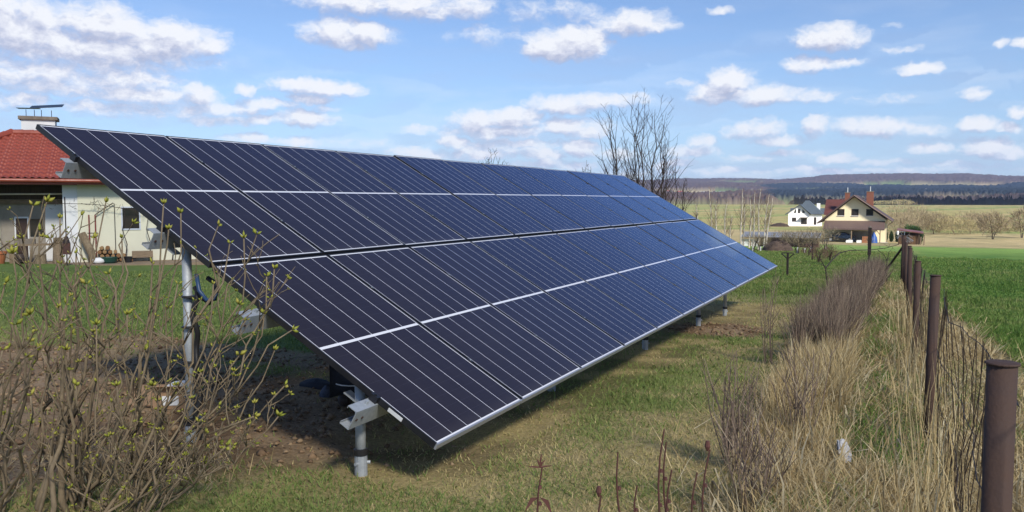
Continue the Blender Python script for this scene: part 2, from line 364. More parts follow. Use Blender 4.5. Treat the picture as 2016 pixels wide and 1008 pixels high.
# ---------------------------------------------------------------- hills across the valley
az = np.radians(np.arange(-72, 14, .075)); rr = np.geomspace(850, 3900, 190)
A, RR = np.meshgrid(az, rr)
def px_az(px): return math.atan((px-1008)/F)-YAW
CA = np.array([px_az(t) for t in (-600, 900, 1250, 1340, 1450, 1530, 1560, 1620, 1690, 1900, 1930, 2016, 2300)])
CE = np.array([.019, .020, .0195, .0205, .0208, .0192, .0208, .0240, .0262, .0268, .0252, .0232, .022])
def hill_e(a, r):
    c = np.interp(a, CA, CE)+(fbm(a*26+40, a*0, 59, 4)-.5)*.0032
    e = np.interp(r, [850, 1000, 1150, 1500, 2000, 2500], [-.021, -.0135, -.0085, .001, .0095, .0155])
    t = sst(r, 2300, 2950); e = e*(1-t)+c*t
    return e-sst(r, 3050, 3900)*.02
def hill_z(a, r):
    x, y = r*np.sin(a), r*np.cos(a); depth = r*np.cos(a+YAW)
    return CAMZ+hill_e(a, r)*depth+(fbm(x*.0035, y*.0035, 51)-.5)*18*sst(r, 1200, 1800)*(1-sst(r, 2600, 2900)), x, y
def hill_cover(x, y, a, r):
    pxx = 1008+F*np.tan(a+YAW); nn = fbm(x*.0045, y*.0045, 52)-.5; n5 = fbm(x*.0022, y*.005, 53)
    belt = sst(r+nn*120, 1000, 1030)*(1-sst(r+nn*260, 1250, 1290))
    top = sst(r+nn*700, 2430, 2500)
    dark = sst(pxx+nn*120, 1490, 1530)*(1-sst(r+nn*420, 2180, 2240))*sst(r, 1000, 1030)  # cloud shadow on the woods, put in as dark forest cover
    patch = sst(n5, .60, .62)*(1-top)
    field = np.maximum((np.hypot((pxx-1905)/95, (r-2150)/240) < 1)*1., (np.hypot((pxx-1590)/60, (r-1750)/150) < 1)*1.)
    f = np.clip(np.maximum(np.maximum(belt, top), np.maximum(dark, patch)), 0, 1)*(1-field*(1-belt)); con_shade = np.clip(dark+patch*.35*sst(pxx, 1500, 1700), 0, 1)*(1-top*.85)
    return f, con_shade
HZ, HX, HY = hill_z(A, RR); fo, con_shade = hill_cover(HX, HY, A, RR)
rnd = rng.uniform(0, 1, HX.shape)
Hh = HZ+fo*(11+4*rnd+6*fbm(HX*.02, HY*.02, 54))*np.where(RR < 1350, 1.15, .9)
cellx, celly = HX*.0085+HY*.003, HY*.0075-HX*.0015
ci = (np.floor(cellx+1.3*fbm(HX*.002, HY*.002, 56)).astype(int)*7+np.floor(celly+1.3*fbm(HX*.002, HY*.002, 57)).astype(int)*13) % 5
pal = np.array([(.28, .26, .14), (.13, .20, .065), (.36, .30, .18), (.20, .23, .09), (.31, .27, .16)])
hc = pal[ci]*(.8+.4*fbm(HX*.01, HY*.01, 58))[..., None]; hw_ = (np.abs(np.mod(celly+1.3*fbm(HX*.002, HY*.002, 57), 1)-.5) > .44); hc = np.where(hw_[..., None], np.array((.07, .06, .04)), hc)
bf = np.array((.078, .056, .054))*(.75+.5*rnd)[..., None]; con_shade_c = np.array((.020, .028, .040))*(.7+.6*rnd)[..., None]  # brown woods; dark bluish woods with the cloud shade mixed in
fc = bf*(1-con_shade[..., None])+con_shade_c*con_shade[..., None]; hc = hc*(1-fo[..., None])+fc*fo[..., None]
ny, nx = A.shape; idx = np.arange(ny*nx).reshape(ny, nx)
T = np.stack([idx[:-1, :-1], idx[:-1, 1:], idx[1:, 1:], idx[1:, :-1]], -1).reshape(-1, 4)
hm, n, p = pbsdf('hill_cover'); p.inputs['Roughness'].default_value = 1; p.inputs['Specular IOR Level'].default_value = .0
att = n.n('ShaderNodeAttribute', attribute_name='turf'); n.L.new(att.outputs['Color'], p.inputs['Base Color'])
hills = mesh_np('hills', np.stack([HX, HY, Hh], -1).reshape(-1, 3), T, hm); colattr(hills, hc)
tag(hills, 'wooded hills with patches of field across the valley', 'hills', kind='structure')

# ---------------------------------------------------------------- cloud that shades the garden (seen from below it would look like the others)
def cloud_mesh(name, c, rx, ry, rz_, seed, mat):
    bm = bmesh.new(); bmesh.ops.create_icosphere(bm, subdivisions=5, radius=1)
    co = np.array([v.co for v in bm.verts]); a = np.arctan2(co[:, 1], co[:, 0])
    f = .92+.16*fbm(co[:, 0]*2+9, co[:, 1]*2+co[:, 2]+9, seed, 4)
    for v, k, fl in zip(bm.verts, f, co[:, 2]): v.co = (v.co.x*rx*k, v.co.y*ry*k, v.co.z*rz_*(k if fl > 0 else .35))
    me = bpy.data.meshes.new(name); bm.to_mesh(me); bm.free(); me.materials.append(mat); return link(name, me, None, c)
cm = bpy.data.materials.new('cloud_vapour'); cm.use_nodes = True; n = NG(cm.node_tree); n.N.clear()
tr = n.n('ShaderNodeBsdfTransparent'); df = n.n('ShaderNodeBsdfTranslucent'); df.inputs[0].default_value = (.9, .9, .92, 1); tr.inputs[0].default_value = (1, 1, 1, 1)
mx = n.n('ShaderNodeMixShader'); tcn = n.n('ShaderNodeTexCoord')
n.put(mx.inputs[0], n.mr(n.noise(tcn.outputs['Object'], .03, 4), .3, .7, .30, .42)); n.L.new(tr.outputs[0], mx.inputs[1]); n.L.new(df.outputs[0], mx.inputs[2])
ou = n.n('ShaderNodeOutputMaterial'); n.L.new(mx.outputs[0], ou.inputs[0])
CH = 420.; ctr = Vector((-10, 6, -1))+sun_dir*(CH/sun_dir.z)
cl = cloud_mesh('cloud', ctr, 95, 92, 14, 61, cm); tag(cl, 'flat white cumulus cloud drifting over the garden and shading it', 'cloud', kind='structure')

# ---------------------------------------------------------------- solar array
L_, W_, PITCH, GAPR, NC = 1.770, 1.042, 1.06, .03, 12
TILT = .51969; B0 = np.array([-2.1419, 3.5775, CAMZ-1.26798])
sv = np.array([-math.cos(TILT), 0, math.sin(TILT)]); nv = np.array([math.sin(TILT), 0, math.cos(TILT)]); yv = np.array([0, 1., 0])
def PA(s, y, h=0.): return B0+sv*s+yv*y+nv*h
# local frame of the array: origin at ground under the near bottom corner
AO = np.array([B0[0], B0[1], gz1(B0[0], B0[1])])
arr = thing('solar_array', AO, 'long tilted solar array of dark blue panels on galvanised posts', 'solar array')
def PL(s, y, h=0.): return PA(s, y, h)-AO
cm_, n, p = pbsdf('solar_cells')
uvn = n.n('ShaderNodeUVMap'); uvn.uv_map = 'metres'; sx = n.n('ShaderNodeSeparateXYZ'); n.L.new(uvn.outputs[0], sx.inputs[0])
MG = .016; cpitch = (W_-2*MG)/6; LM = .022; CM = .0105; rp = (L_/2-LM-CM)/10
def near_line(x, half): return n.m('LESS_THAN', x, half)
uu = n.m('DIVIDE', n.m('SUBTRACT', sx.outputs[0], MG), cpitch); fu = n.m('ABSOLUTE', n.m('SUBTRACT', n.m('FRACT', n.m('ADD', uu, .5)), .5))
col_line = near_line(n.m('MULTIPLY', fu, cpitch), .0018)
vc = n.m('ABSOLUTE', n.m('SUBTRACT', sx.outputs[1], L_/2))
cen = near_line(vc, CM); end = n.m('GREATER_THAN', vc, L_/2-LM); side = n.m('GREATER_THAN', n.m('ABSOLUTE', n.m('SUBTRACT', sx.outputs[0], W_/2)), W_/2-MG)
wht = n.m('MAXIMUM', n.m('MAXIMUM', col_line, cen), n.m('MAXIMUM', end, side))
vv = n.m('DIVIDE', n.m('SUBTRACT', vc, CM), rp); fv = n.m('ABSOLUTE', n.m('SUBTRACT', n.m('FRACT', n.m('ADD', vv, .5)), .5))
row_line = near_line(n.m('MULTIPLY', fv, rp), .0011)
fb = n.m('ABSOLUTE', n.m('SUBTRACT', n.m('FRACT', n.m('MULTIPLY', uu, 9.)), .5)); bus = near_line(fb, .035)
oi = n.n('ShaderNodeObjectInfo'); cellid = n.v('ADD', n.n('ShaderNodeCombineXYZ').outputs[0], (0, 0, 0))
cx_ = n.n('ShaderNodeCombineXYZ'); n.put(cx_.inputs[0], n.m('FLOOR', uu)); n.put(cx_.inputs[1], n.m('FLOOR', n.m('DIVIDE', sx.outputs[1], rp))); n.put(cx_.inputs[2], n.m('MULTIPLY', oi.outputs['Random'], 50))
wn = n.n('ShaderNodeTexWhiteNoise'); n.L.new(cx_.outputs[0], wn.inputs['Vector'])
cell = n.mix(n.m('MULTIPLY', wn.outputs['Value'], .5), (.027, .021, .021), (.032, .025, .024)); cell = n.mix(n.m('MULTIPLY', oi.outputs['Random'], .5), cell, (.024, .019, .022))
cell = n.mix(n.m('MULTIPLY', row_line, .03), cell, (.5, .5, .53))
cenmid = n.m('MULTIPLY', near_line(vc, .0015), .25); whc = n.mix(cenmid, (.80, .80, .82), (.4, .4, .42))
dust = n.m('ADD', n.m('MULTIPLY', n.mr(n.noise(n.v('MULTIPLY', uvn.outputs[0], (9., 1.2, 1)), 1., 5, .65), .45, .8), .022), n.mr(sx.outputs[1], .015, .10, .045, 0.))
n.L.new(n.mix(dust, n.mix(wht, cell, whc), (.33, .29, .24)), p.inputs['Base Color'])
p.inputs['Roughness'].default_value = .6; p.inputs['Specular IOR Level'].default_value = .04
gep = n.n('ShaderNodeNewGeometry'); gl = n.n('ShaderNodeBsdfGlossy'); gl.inputs['Color'].default_value = (.46, .66, 1., 1)
n.L.new(n.mr(n.noise(gep.outputs['Position'], 1.3, 4, .6), .3, .7, .02, .085), gl.inputs['Roughness'])
frs = n.n('ShaderNodeFresnel'); frs.inputs['IOR'].default_value = 1.32; mxs = n.n('ShaderNodeMixShader'); n.L.new(frs.outputs[0], mxs.inputs[0]); n.L.new(p.outputs[0], mxs.inputs[1]); n.L.new(gl.outputs[0], mxs.inputs[2]); n.L.new(mxs.outputs[0], n.N['Material Output'].inputs[0])
# one panel, built in its own frame (x along the row, y up the slope, z out of the face)
def panel_mesh():
    mb = MB(); e = .011
    mb.q((e, e, -.0015), (W_-e, e, -.0015), (W_-e, L_-e, -.0015), (e, L_-e, -.0015)); mb.q((e, e, -.007), (e, L_-e, -.007), (W_-e, L_-e, -.007), (W_-e, e, -.007))
    mb.mi[1] = 1
    me = bpy.data.meshes.new('solar_panel'); me.from_pydata(mb.v, [], mb.f); me.materials.append(cm_); me.materials.append(white); me.polygons.foreach_set('material_index', mb.mi)
    uv = me.uv_layers.new(name='metres')
    for lp in me.loops: co = me.vertices[lp.vertex_index].co; uv.data[lp.index].uv = (co.x, co.y)
    return me
def frame_mesh(sky_gleam):
    mb = MB(); t = .011; h = .035
    mb.box(0, W_, 0, t, -h, 0); mb.box(0, W_, L_-t, L_, -h, 0); mb.box(0, t, t, L_-t, -h, 0); mb.box(W_-t, W_, t, L_-t, -h, 0)
    me = bpy.data.meshes.new('frame'); me.from_pydata(mb.v, [], mb.f); me.materials.append(dkmetal); me.materials.append(M('sky_gleam_grey', (.50, .51, .54), (.40, .41, .44), 6, .45, .6)); [setattr(f, 'material_index', 1) for f in list(me.polygons)[:6] if sky_gleam]; return me  # black frame; sky gleam on the lowest bar put in as pale grey
PMAT = Matrix(((0, sv[0], nv[0], 0), (1, sv[1], nv[1], 0), (0, sv[2], nv[2], 0), (0, 0, 0, 1)))   # x->along, y->slope, z->normal
PMAT = Matrix(((0, sv[0], nv[0]), (1, 0, 0), (0, sv[2], nv[2])))
# keep the frame right-handed: x runs along the row from the far side of the module
pm, fms = panel_mesh(), (frame_mesh(True), frame_mesh(False))
def jb_mesh():
    mb = MB().box(W_/2-.05, W_/2+.05, L_/2-.03, L_/2+.03, -.03, -.0075); me = bpy.data.meshes.new('junction_box'); me.from_pydata(mb.v, [], mb.f); me.materials.append(blackp); return me
jm = jb_mesh()
Xax = Vector((0, 1, 0)); Yax = Vector(sv); Zax = Vector(nv)
def panel_matrix(o): m = Matrix((Xax, Yax, Xax.cross(Yax))).transposed().to_4x4(); m.translation = Vector(o); return m
assert Xax.cross(Yax).dot(Zax) > .9
for r in range(2):
    for k in range(NC):
        jit = rng.normal(0, .0012)
        o = link('solar_panel', pm, arr); o.matrix_local = panel_matrix(PL(r*(L_+GAPR), k*PITCH, jit)) @ Matrix.Rotation(rng.normal(0, .0012), 4, 'X') @ Matrix.Rotation(rng.normal(0, .0015), 4, 'Y')
        link('frame', fms[r], o); link('junction_box', jm, o)
SP = [.44, 1.33, L_+GAPR+.44, L_+GAPR+1.33]
STUB = [.19, .17, .08, .08]
for s in SP:                                                        # clamps over the joints
    for k in range(1, NC):
        mb = MB(); y = k*PITCH-(PITCH-W_)/2; mb.fbox(PL(s-.022, y-.014, .0015), sv, yv, nv, .044, .028, .003); mb.m = 1; mb.tube([PL(s, y, .004), PL(s, y, .010)], .006, 8); mb.build('clamp', [dkmetal, galv], arr)
    mb = MB(); mb.fbox(PL(s-.025, -.022, -.036), sv, yv, nv, .05, .03, .040); mb.tube([PL(s, -.012, .004), PL(s, -.012, .012)], .007, 8); mb.build('clamp', dkmetal, arr)
    # purlin: C-profile, open up the slope
    mb = MB(); y0, y1 = -STUB[SP.index(s)], NC*PITCH+.12; hh, fl, th = .115, .055, .004; ht = -.0365
    for (ds, dh, ws, wh) in ((-fl/2+.0, 0, fl, th), (-fl/2, -hh+th, fl, th)):
        mb.fbox(PL(s+ds, y0, ht+dh-th), sv, yv, nv, ws, y1-y0, wh)
    mb.fbox(PL(s-fl/2-th, y0, ht-hh), sv, yv, nv, th, y1-y0, hh+.0)
    mb.fbox(PL(s+fl/2, y0, ht-.016-.0), sv, yv, nv, th*.8, y1-y0, .016); mb.fbox(PL(s+fl/2, y0, ht-hh), sv, yv, nv, th*.8, y1-y0, .016)
    pu = mb.build('purlin', galv, arr)
    mb = MB()
    for yy in (.03, .08): MB().tube([PL(s-fl/2-th-.002, y0+yy, ht-.055), PL(s-fl/2-th-.006, y0+yy, ht-.055)], .008, 8).build('bolt_hole', rust, pu)
    mb = MB(); mb.tube([PL(s, y0+.12, ht-.002), PL(s, y0+.12, ht+.02)], .009, 8); mb.build('bolt', galv, pu)
POSTY = [3.67, 6.42, 9.27, 12.06, 14.07]
for yy in POSTY:
    for X, ss in ((-2.70, .64), (-4.0, 2.14)):
        zt = (PA((B0[0]-X)/math.cos(TILT), 0)[2])-.075/math.cos(TILT); g0 = gz1(X, yy)
        o3 = np.array([X, yy, 0])-np.array([AO[0], AO[1], AO[2]]); r = .029
        mb = MB(); mb.tube([o3+(0, 0, g0+.06), o3+(0, 0, zt)], r, 14); po = mb.build('post', galv, arr, smooth=False)
        for f in po.data.polygons: f.use_smooth = len(f.vertices) == 4
        mb = MB(); mb.lathe(o3, [(.036, g0-.2), (.036, g0+.115), (.034, g0+.12)], 14); sl_ = mb.build('ground_sleeve', galv, po)
        for w in (.5, 2.6, 4.7): d = np.array([math.cos(w), math.sin(w), 0]); MB().tube([o3+d*.034+(0, 0, g0+.075), o3+d*.052+(0, 0, g0+.075)], .010, 6).build('screw', galv, sl_)
        mb = MB(); mb.lathe(o3, [(.040, g0+.118), (.041, g0+.15), (.032, g0+.155)], 14); mb.build('rubber_ring', blackp, po)
        mb = MB(); sp_ = SP[0] if ss < 1 else SP[2]; s_p = (B0[0]-X)/math.cos(TILT); a_, b_ = sorted((sp_, s_p)); mb.fbox(PL(a_, yy-B0[1]-.031, -.158), sv, yv, nv, b_-a_+.015, .062, .006); mb.build('bracket', galv, po)
# cable conduit strapped to the near rear post
o3 = np.array([-4.0, POSTY[0], 0])-AO; g0 = gz1(-4, 3.7)
mb = MB(); pts = [o3+np.array((.062+.012*math.sin(i*1.3), .012*math.cos(i*.9), g0+.02+i*.045)) for i in range(22)]
mb.tube(pts, .017, 8, True)
lo = [o3+np.array((.06, 0, g0+1.0)), o3+np.array((.10, .02, g0+.93)), o3+np.array((.15, .03, g0+.90)), o3+np.array((.19, .04, g0+.95)), o3+np.array((.19, .05, g0+1.02)), o3+np.array((.12, .05, g0+1.05))]
mb.tube(lo, .016, 8); cable = mb.build('cable', blackp, arr, smooth=True)
for h in (.16, .30, .52, .74, .93): MB().lathe(o3+np.array((.02, 0, g0+h)), [(.034, 0), (.056, .002), (.056, .010), (.034, .012)], 12).build('cable_tie', blackp, arr)
bluep = M('blue_hose', (.03, .07, .16), (.02, .05, .12), 6, .4)
mb = MB(); mb.tube([o3+np.array((.10, -.02, g0+1.08)), o3+np.array((.12, -.02, g0+.98)), o3+np.array((.17, -.01, g0+.92)), o3+np.array((.23, 0, g0+.93)), o3+np.array((.24, .02, g0+1.0))], .013, 8); mb.build('cable', bluep, arr, smooth=True)
for s, y in ((.24, -.004),):
    mb = MB(); mb.fbox(PL(s, y-.002, -.030), sv, yv, nv, .10, .002, .022); mb.build('sticker', white, arr)

# ---------------------------------------------------------------- house with red roof (left)
h0 = at_depth(157, 515, 27.7); h0[2] = gz1(h0[0], h0[1])
HR = math.atan2(.768, .641)
hs = thing('house', h0, 'low cream house with wavy red tiled roof and open porch behind the solar array', 'house', rz=HR)
redroof = M('red_roof_tiles', (.33, .075, .046), (.25, .055, .036), 1.6, .5, 0, .1, 30)
redgut = M('red_gutter', (.28, .055, .03), (.22, .045, .026), 3, .4)
stone = M('stone_slab', (.24, .20, .16), (.15, .125, .10), 6, .9, 0, .3, 30)
def part(name, mb, m, par, **k): return mb.build(name, m, par, **k)
ZE = 2.82
mb = MB(); mb.box(0, 3.85, 0, 7, -.3, ZE+.05)                      # right wing
mb.box(-4.8, 0, 1.15, 7, -.3, ZE+.05)                                # set-back part
w_ = part('wall', mb, plaster_y, hs)
mb = MB(); mb.box(-1.08, -.003, 1.10, 1.148, -.3, 2.0); mb.box(-1.08, -.45, 1.07, 1.10, 0, 1.78); part('porch_wall', mb, plaster_w, hs)
mb = MB(); mb.box(-.45, -.003, .06, .30, -.3, ZE-.17); part('pilaster', mb, plaster_w, hs)
mb = MB(); mb.box(-2.95, -2.42, -.1, .35, -.3, ZE-.17); part('column', mb, plaster_w, hs)
mb = MB(); mb.box(-4.8, -.003, -.2, 1.148, ZE-.16, ZE-.10); part('porch_soffit', mb, M('brown_boards', (.16, .12, .085), (.10, .07, .05), 3, .8, stretch=(1, 9, 9)), hs)
mb = MB(); mb.box(-2.6, -.003, .95, 1.06, 2.02, 2.16); part('beam', mb, wood, hs)
mb = MB(); mb.box(-1.95, -1.62, 1.095, 1.123, 0, 1.52); d = part('door', mb, M('dark_brown_door', (.055, .03, .022), (.035, .02, .016), 4, .5), hs)
mb = MB(); mb.box(-2.0, -1.955, 1.08, 1.122, 0, 1.58); mb.box(-1.615, -1.57, 1.08, 1.122, 0, 1.58); mb.box(-1.955, -1.615, 1.08, 1.122, 1.525, 1.58); part('frame', mb, plaster_w, d)
mb = MB(); mb.tube([(-1.67, 1.10, .85), (-1.67, 1.04, .85), (-1.74, 1.04, .85)], .012, 6); part('handle', mb, galv, d)
mb = MB(); mb.box(-2.415, -.46, .955, .985, 2.17, ZE-.17); part('porch_boards', mb, M('dark_brown_boards', (.075, .055, .04), (.045, .033, .026), 3, .8, stretch=(9, 1, 1)), hs)
mb = MB(); mb.box(-2.42, -1.085, 1.125, 1.146, 0, 2.6); part('porch_wall', mb, M('shaded_render', (.36, .33, .28), (.24, .21, .18), 1.8, .9, 0, .1, 20), hs)  # recess shade put into the colour of this stretch of wall
# windows
mb = MB(); mb.box(-1.54, -1.14, 1.095, 1.123, .9, 1.5); part('window', mb, darkglass, hs)
# window in the right wing
wx0, wx1, wz0, wz1 = 1.36, 1.88, 1.16, 1.88
mb = MB(); mb.box(wx0, wx1, -.012, .04, wz0, wz1); win = part('window', mb, darkglass, hs)
mb = MB(); t = .045
mb.box(wx0-t, wx0, -.03, -.002, wz0-t, wz1+t); mb.box(wx1, wx1+t, -.03, -.002, wz0-t, wz1+t); mb.box(wx0, wx1, -.03, -.002, wz1, wz1+t); mb.box(wx0, wx1, -.03, -.002, wz0-t, wz0); part('frame', mb, M('pale_blue_frame', (.55, .60, .68), (.48, .52, .6), 3, .5), win)
# hipped roof: front slope as a sheet of tile courses
ev, run, rise = .55, 4.3, 1.74; ul, urr, ur, ull = -5.3, -2.3, 4.4, -5.3
def tile_sheet(u0f, u1f, org, ax, up, length, span):
    nu, nvv = int(span/.045), int(length/.055); Uu = np.linspace(0, span, nu)[None, :]; Vv = np.linspace(0, length, nvv)[:, None]
    lo, hi = u0f(Vv), u1f(Vv); Uc = np.clip(Uu+0*Vv, lo, hi)
    h = .026*np.sin(Uc*2*np.pi/.20)+.055*(1-np.mod(Vv/.34, 1))+.014*np.abs(np.sin(Uc*np.pi/.20))
    nrm = np.cross(ax, up); P = [org[i]+ax[i]*Uc+up[i]*(Vv+0*Uc)+nrm[i]*h for i in range(3)]; return P
sl_len = math.hypot(run, rise); upv = np.array([0, run, rise])/sl_len
fr = (urr-ull)/sl_len
P = tile_sheet(lambda v: v*fr, lambda v: (ur-ull)-v*(4.3/sl_len), (ull, -ev, ZE), np.array([1., 0, 0]), upv, sl_len, ur-ull)
mb = MB(); mb.sheet(*P)
# left hip slope, back slope
hl = np.array([urr-ull, 0, rise]); mb.q((ull, -ev, ZE), (urr, run-ev, ZE+rise), (ull, 2*run-ev, ZE)); mb.q((ull, 2*run-ev, ZE), (urr, run-ev, ZE+rise), (ur-4.3, run-ev, ZE+rise), (ur, 2*run-ev, ZE)); mb.q((ur, -ev, ZE), (ur-4.3, run-ev, ZE+rise), (ur, 2*run-ev, ZE))
roof = part('roof', mb, redroof, hs, smooth=False)
mb = MB()
def ridge_tiles(a, b):
    a, b = np.array(a), np.array(b); Ln = np.linalg.norm(b-a); k = int(Ln/.33)
    for i in range(k): mb.tube([a+(b-a)*i/k, a+(b-a)*(i+1.12)/k], [.115, .135], 8)
ridge_tiles((urr, run-ev, ZE+rise+.05), (ur-4.3, run-ev, ZE+rise+.05)); ridge_tiles((ull, -ev, ZE+.06), (urr, run-ev, ZE+rise+.06)); ridge_tiles((ur, -ev, ZE+.06), (ur-4.3, run-ev, ZE+rise+.06)); part('ridge_tiles', mb, redroof, roof)
mb = MB(); mb.box(ull, ur, -ev-.01, -ev+.03, ZE-.16, ZE-.02); part('fascia', mb, redgut, roof)
mb = MB(); mb.tube([(ull, -ev-.075, ZE-.02), (ur, -ev-.075, ZE-.05)], .065, 10); gut = part('gutter', mb, redgut, roof)
mb = MB(); mb.box(-5.2, 4.3, -ev+.04, -.21, ZE-.10, ZE-.06); part('soffit', mb, woodd, roof)
# chimney
cx0, cx1, cy0, cy1 = -2.0, -.90, run-ev+.25, run-ev+1.0
mb = MB(); mb.box(cx0, cx1, cy0, cy1, ZE+1.2, ZE+rise+.58); ch = part('chimney', mb, plaster_w, hs)
mb = MB(); mb.box(cx0-.09, cx1+.09, cy0-.09, cy1+.09, ZE+rise+.58, ZE+rise+.70); part('cap', mb, stone, ch)
mb = MB()
for x in (cx0+.15, cx0+.42, cx1-.45, cx1-.12): mb.tube([(x, cy0+.2, ZE+rise+.70), (x, cy0+.2, ZE+rise+.96)], .012, 5)
mb.fbox((cx0-.12, cy0-.2, ZE+rise+.96), (1, 0, .03), (0, 1, .06), (0, 0, 1), .72, .8, .018); mb.fbox((cx0+.3, cy0-.25, ZE+rise+.95), (1, 0, .10), (0, 1, .20), (0, 0, 1), 1.08, .9, .02); part('cowl', mb, dkmetal, ch)
mb = MB(); mb.box(-5, 5, -1.6, -.003, -.30, .035); mb.box(-4.8, -.003, -.003, 1.05, -.3, .033); pv = part('paved_strip', mb, M('sandy_paving', (.28, .21, .14), (.20, .15, .10), 3, .9, 0, .2, 20), hs)
Hm = Matrix.Translation(Vector(h0)) @ Matrix.Rotation(HR, 4, 'Z')
def hp(x, y, z): return tuple(Hm @ Vector((x, y, z)))
def at_house(name, mb, mat, label, cat, xyz, group=None, **k): o = mb.build(name, mat, None, hp(*xyz), rz=HR, **k); return tag(o, label, cat, group)
# pole under the porch eaves, leaning log, red frame, firewood ...
at_house('pole', MB().tube([(-2.55, 0, 0), (0, 0, .02)], .028, 8), M('pale_pole', (.62, .55, .45), (.5, .43, .34), 4, .7), 'long pale pole hanging level under the porch eaves', 'pole', (-.06, .45, 2.34))
at_house('log', MB().tube([(0, 0, 0), (-.02, -.02, .3), (-.32, .12, 1.0)], [.135, .13, .125], 12), bark, 'short thick log leaning against the cream wall', 'log', (.42, -.35, .03), smooth=True)
rf = thing('gym_frame', hp(.33, -.12, .03), 'rusty red metal frame with two uprights against the cream wall', 'metal frame', rz=HR)
redst = M('dull_red_paint', (.20, .035, .03), (.14, .03, .028), 8, .6)
for x, h in ((0, 1.62), (.19, 1.62)): MB().box(x-.022, x+.022, -.022, .022, 0, h).build('upright', redst, rf)
MB().box(-.06, .26, -.03, -.023, .98, 1.01).build('rung', darkiron, rf)
MB().tube([(.19, 0, 1.62), (.75, 0, 2.02), (.78, 0, 1.98)], .016, 6).build('arm', darkiron, rf)
MB().tube([(.79, -.1, 0), (.79, -.1, 2.0)], .013, 6).build('stay', darkiron, rf)
tr_ = thing('vine_trellis', hp(-.5, -.30, .03), 'bare vine trained on a wire along the cream wall', 'vine', rz=HR)
mb = MB(); mb.tube([(-.6, 0, 2.02), (1.0, 0, 1.98), (2.6, .05, 1.72), (4.2, .1, 1.70)], .010, 5); mb.build('wire', darkiron, tr_)
mb = MB()
for i in range(46):
    x = rng.uniform(-.6, 3.4); z = np.interp(x, [-.6, 1, 2.6, 4.2], [2.02, 1.98, 1.72, 1.7])+rng.uniform(-.2, .12); a = rng.uniform(0, 6.28); l = rng.uniform(.12, .4)
    mb.tube([(x, rng.uniform(-.04, .04), z), (x+l*.6*math.cos(a), 0, z+l*.5*math.sin(a)), (x+l*math.cos(a), .02, z+l*.7*math.sin(a)+.05)], [.007, .006, .003], 4)
tag(mb.build('twigs', barkd, tr_), kind='stuff')
for x in (1.9, 2.65, 3.4): MB().tube([(x, 0, 0), (x+.08, .03, .6), (x-.05, 0, 1.1), (x+.04, 0, 1.7)], [.022, .018, .014, .008], 6).build('cane', barkd, tr_)
pl_ = thing('pole_box', hp(-.25, -1.75, 0), 'thin dark metal pole with a rusty box near its foot', 'pole', rz=HR)
MB().tube([(0, 0, -.1), (0, 0, 2.25)], .018, 8).build('pole', darkiron, pl_); MB().box(-.11, .11, -.08, .08, .42, .78).build('box', M('rusty_box', (.10, .04, .03), (.05, .03, .025), 9, .7), pl_); MB().lathe((0, 0, .78), [(.11, 0), (.06, .18), (.02, .26)], 10).build('hood', darkiron, pl_)
bt = thing('bench', hp(-1.2, .1, .03), 'rough plank bench under the porch', 'bench', rz=HR)
MB().box(-.95, .75, -.15, .15, .60, .66).build('seat', wood, bt)
for x in (-.8, .55): MB().box(x-.05, x+.05, -.12, .12, 0, .60).build('leg', wood, bt)
at_house('box', MB().box(-.30, .30, -.14, .14, 0, .17), stone, 'grey trough standing on the plank bench', 'trough', (-1.6, .1, .692))
terra = M('terracotta', (.42, .15, .06), (.32, .11, .05), 6, .7)
at_house('flower_pot', MB().lathe((0, 0, 0), [(.17, 0), (.25, .36), (.27, .36), (.27, .44), (.22, .44)], 18), terra, 'big terracotta flower pot at the left end of the porch', 'flower pot', (-2.35, -.15, .035), smooth=False)
at_house('stump', MB().tube([(0, 0, 0), (.01, 0, .15), (0, 0, .31)], [.19, .17, .165], 14), bark, 'low dark tree stump used as a seat by the white porch wall', 'stump', (-1.13, -.3, .035), smooth=False)
at_house('stump', MB().tube([(0, 0, 0), (0, 0, .35), (.02, 0, .86)], [.17, .15, .14], 14), wood, 'tall pale block of tree trunk standing by the white porch wall', 'stump', (-.62, -.25, .035), smooth=False)
at_house('kettle', MB().lathe((0, 0, 0), [(.1, 0), (.2, .08), (.22, .22), (.15, .34), (.05, .38)], 14), darkiron, 'round black iron pot under the plank bench', 'pot', (-1.72, -.05, .035))
# firewood pile: split logs, crates, a green basin
grp = 'split logs stacked against the cream wall'
fw = [M('split_wood_a', (.26, .13, .055), (.17, .09, .04), 9, .85), M('split_wood_b', (.34, .21, .10), (.22, .13, .06), 9, .85)]
proto = None; k = 0
for row in range(4):
    for i in range(7-row*2+(row > 1)):
        x = .62+i*.165+(row % 2)*.08+rng.uniform(-.01, .01); z = .115+row*.135
        mb = MB(); r = rng.uniform(.066, .078); a = rng.uniform(0, 2); pts = [(r*math.cos(a+w)*rng.uniform(.8, 1.05), r*math.sin(a+w)*rng.uniform(.8, 1.05)) for w in np.linspace(0, 2*math.pi, 7)[:-1]]
        mb.prism(pts, 'y', 0, .38); at_house('firewood_log', mb, fw[(row+i) % 2], 'split log in the stack of firewood against the cream wall', 'firewood', (x, -.42, z), grp)
at_house('basin', MB().lathe((0, 0, 0), [(.2, 0), (.26, .2), (.28, .2), (.24, .05)], 16), M('dark_green_plastic', (.02, .07, .05), (.015, .05, .04), 5, .4), 'dark green plastic basin in front of the firewood', 'basin', (.92, -.85, .035))
at_house('sack', MB().lathe((0, 0, 0), [(.12, 0), (.2, .06), (.19, .14), (.08, .20)], 12), white, 'crumpled white sack beside the green basin', 'sack', (.62, -.95, .035), smooth=True)
cr = thing('planter_box', hp(1.95, -.35, .03), 'wooden planter box on short dark feet under the window', 'planter', rz=HR)
MB().box(-.33, .33, -.14, .14, .14, .36).build('box', wood, cr)
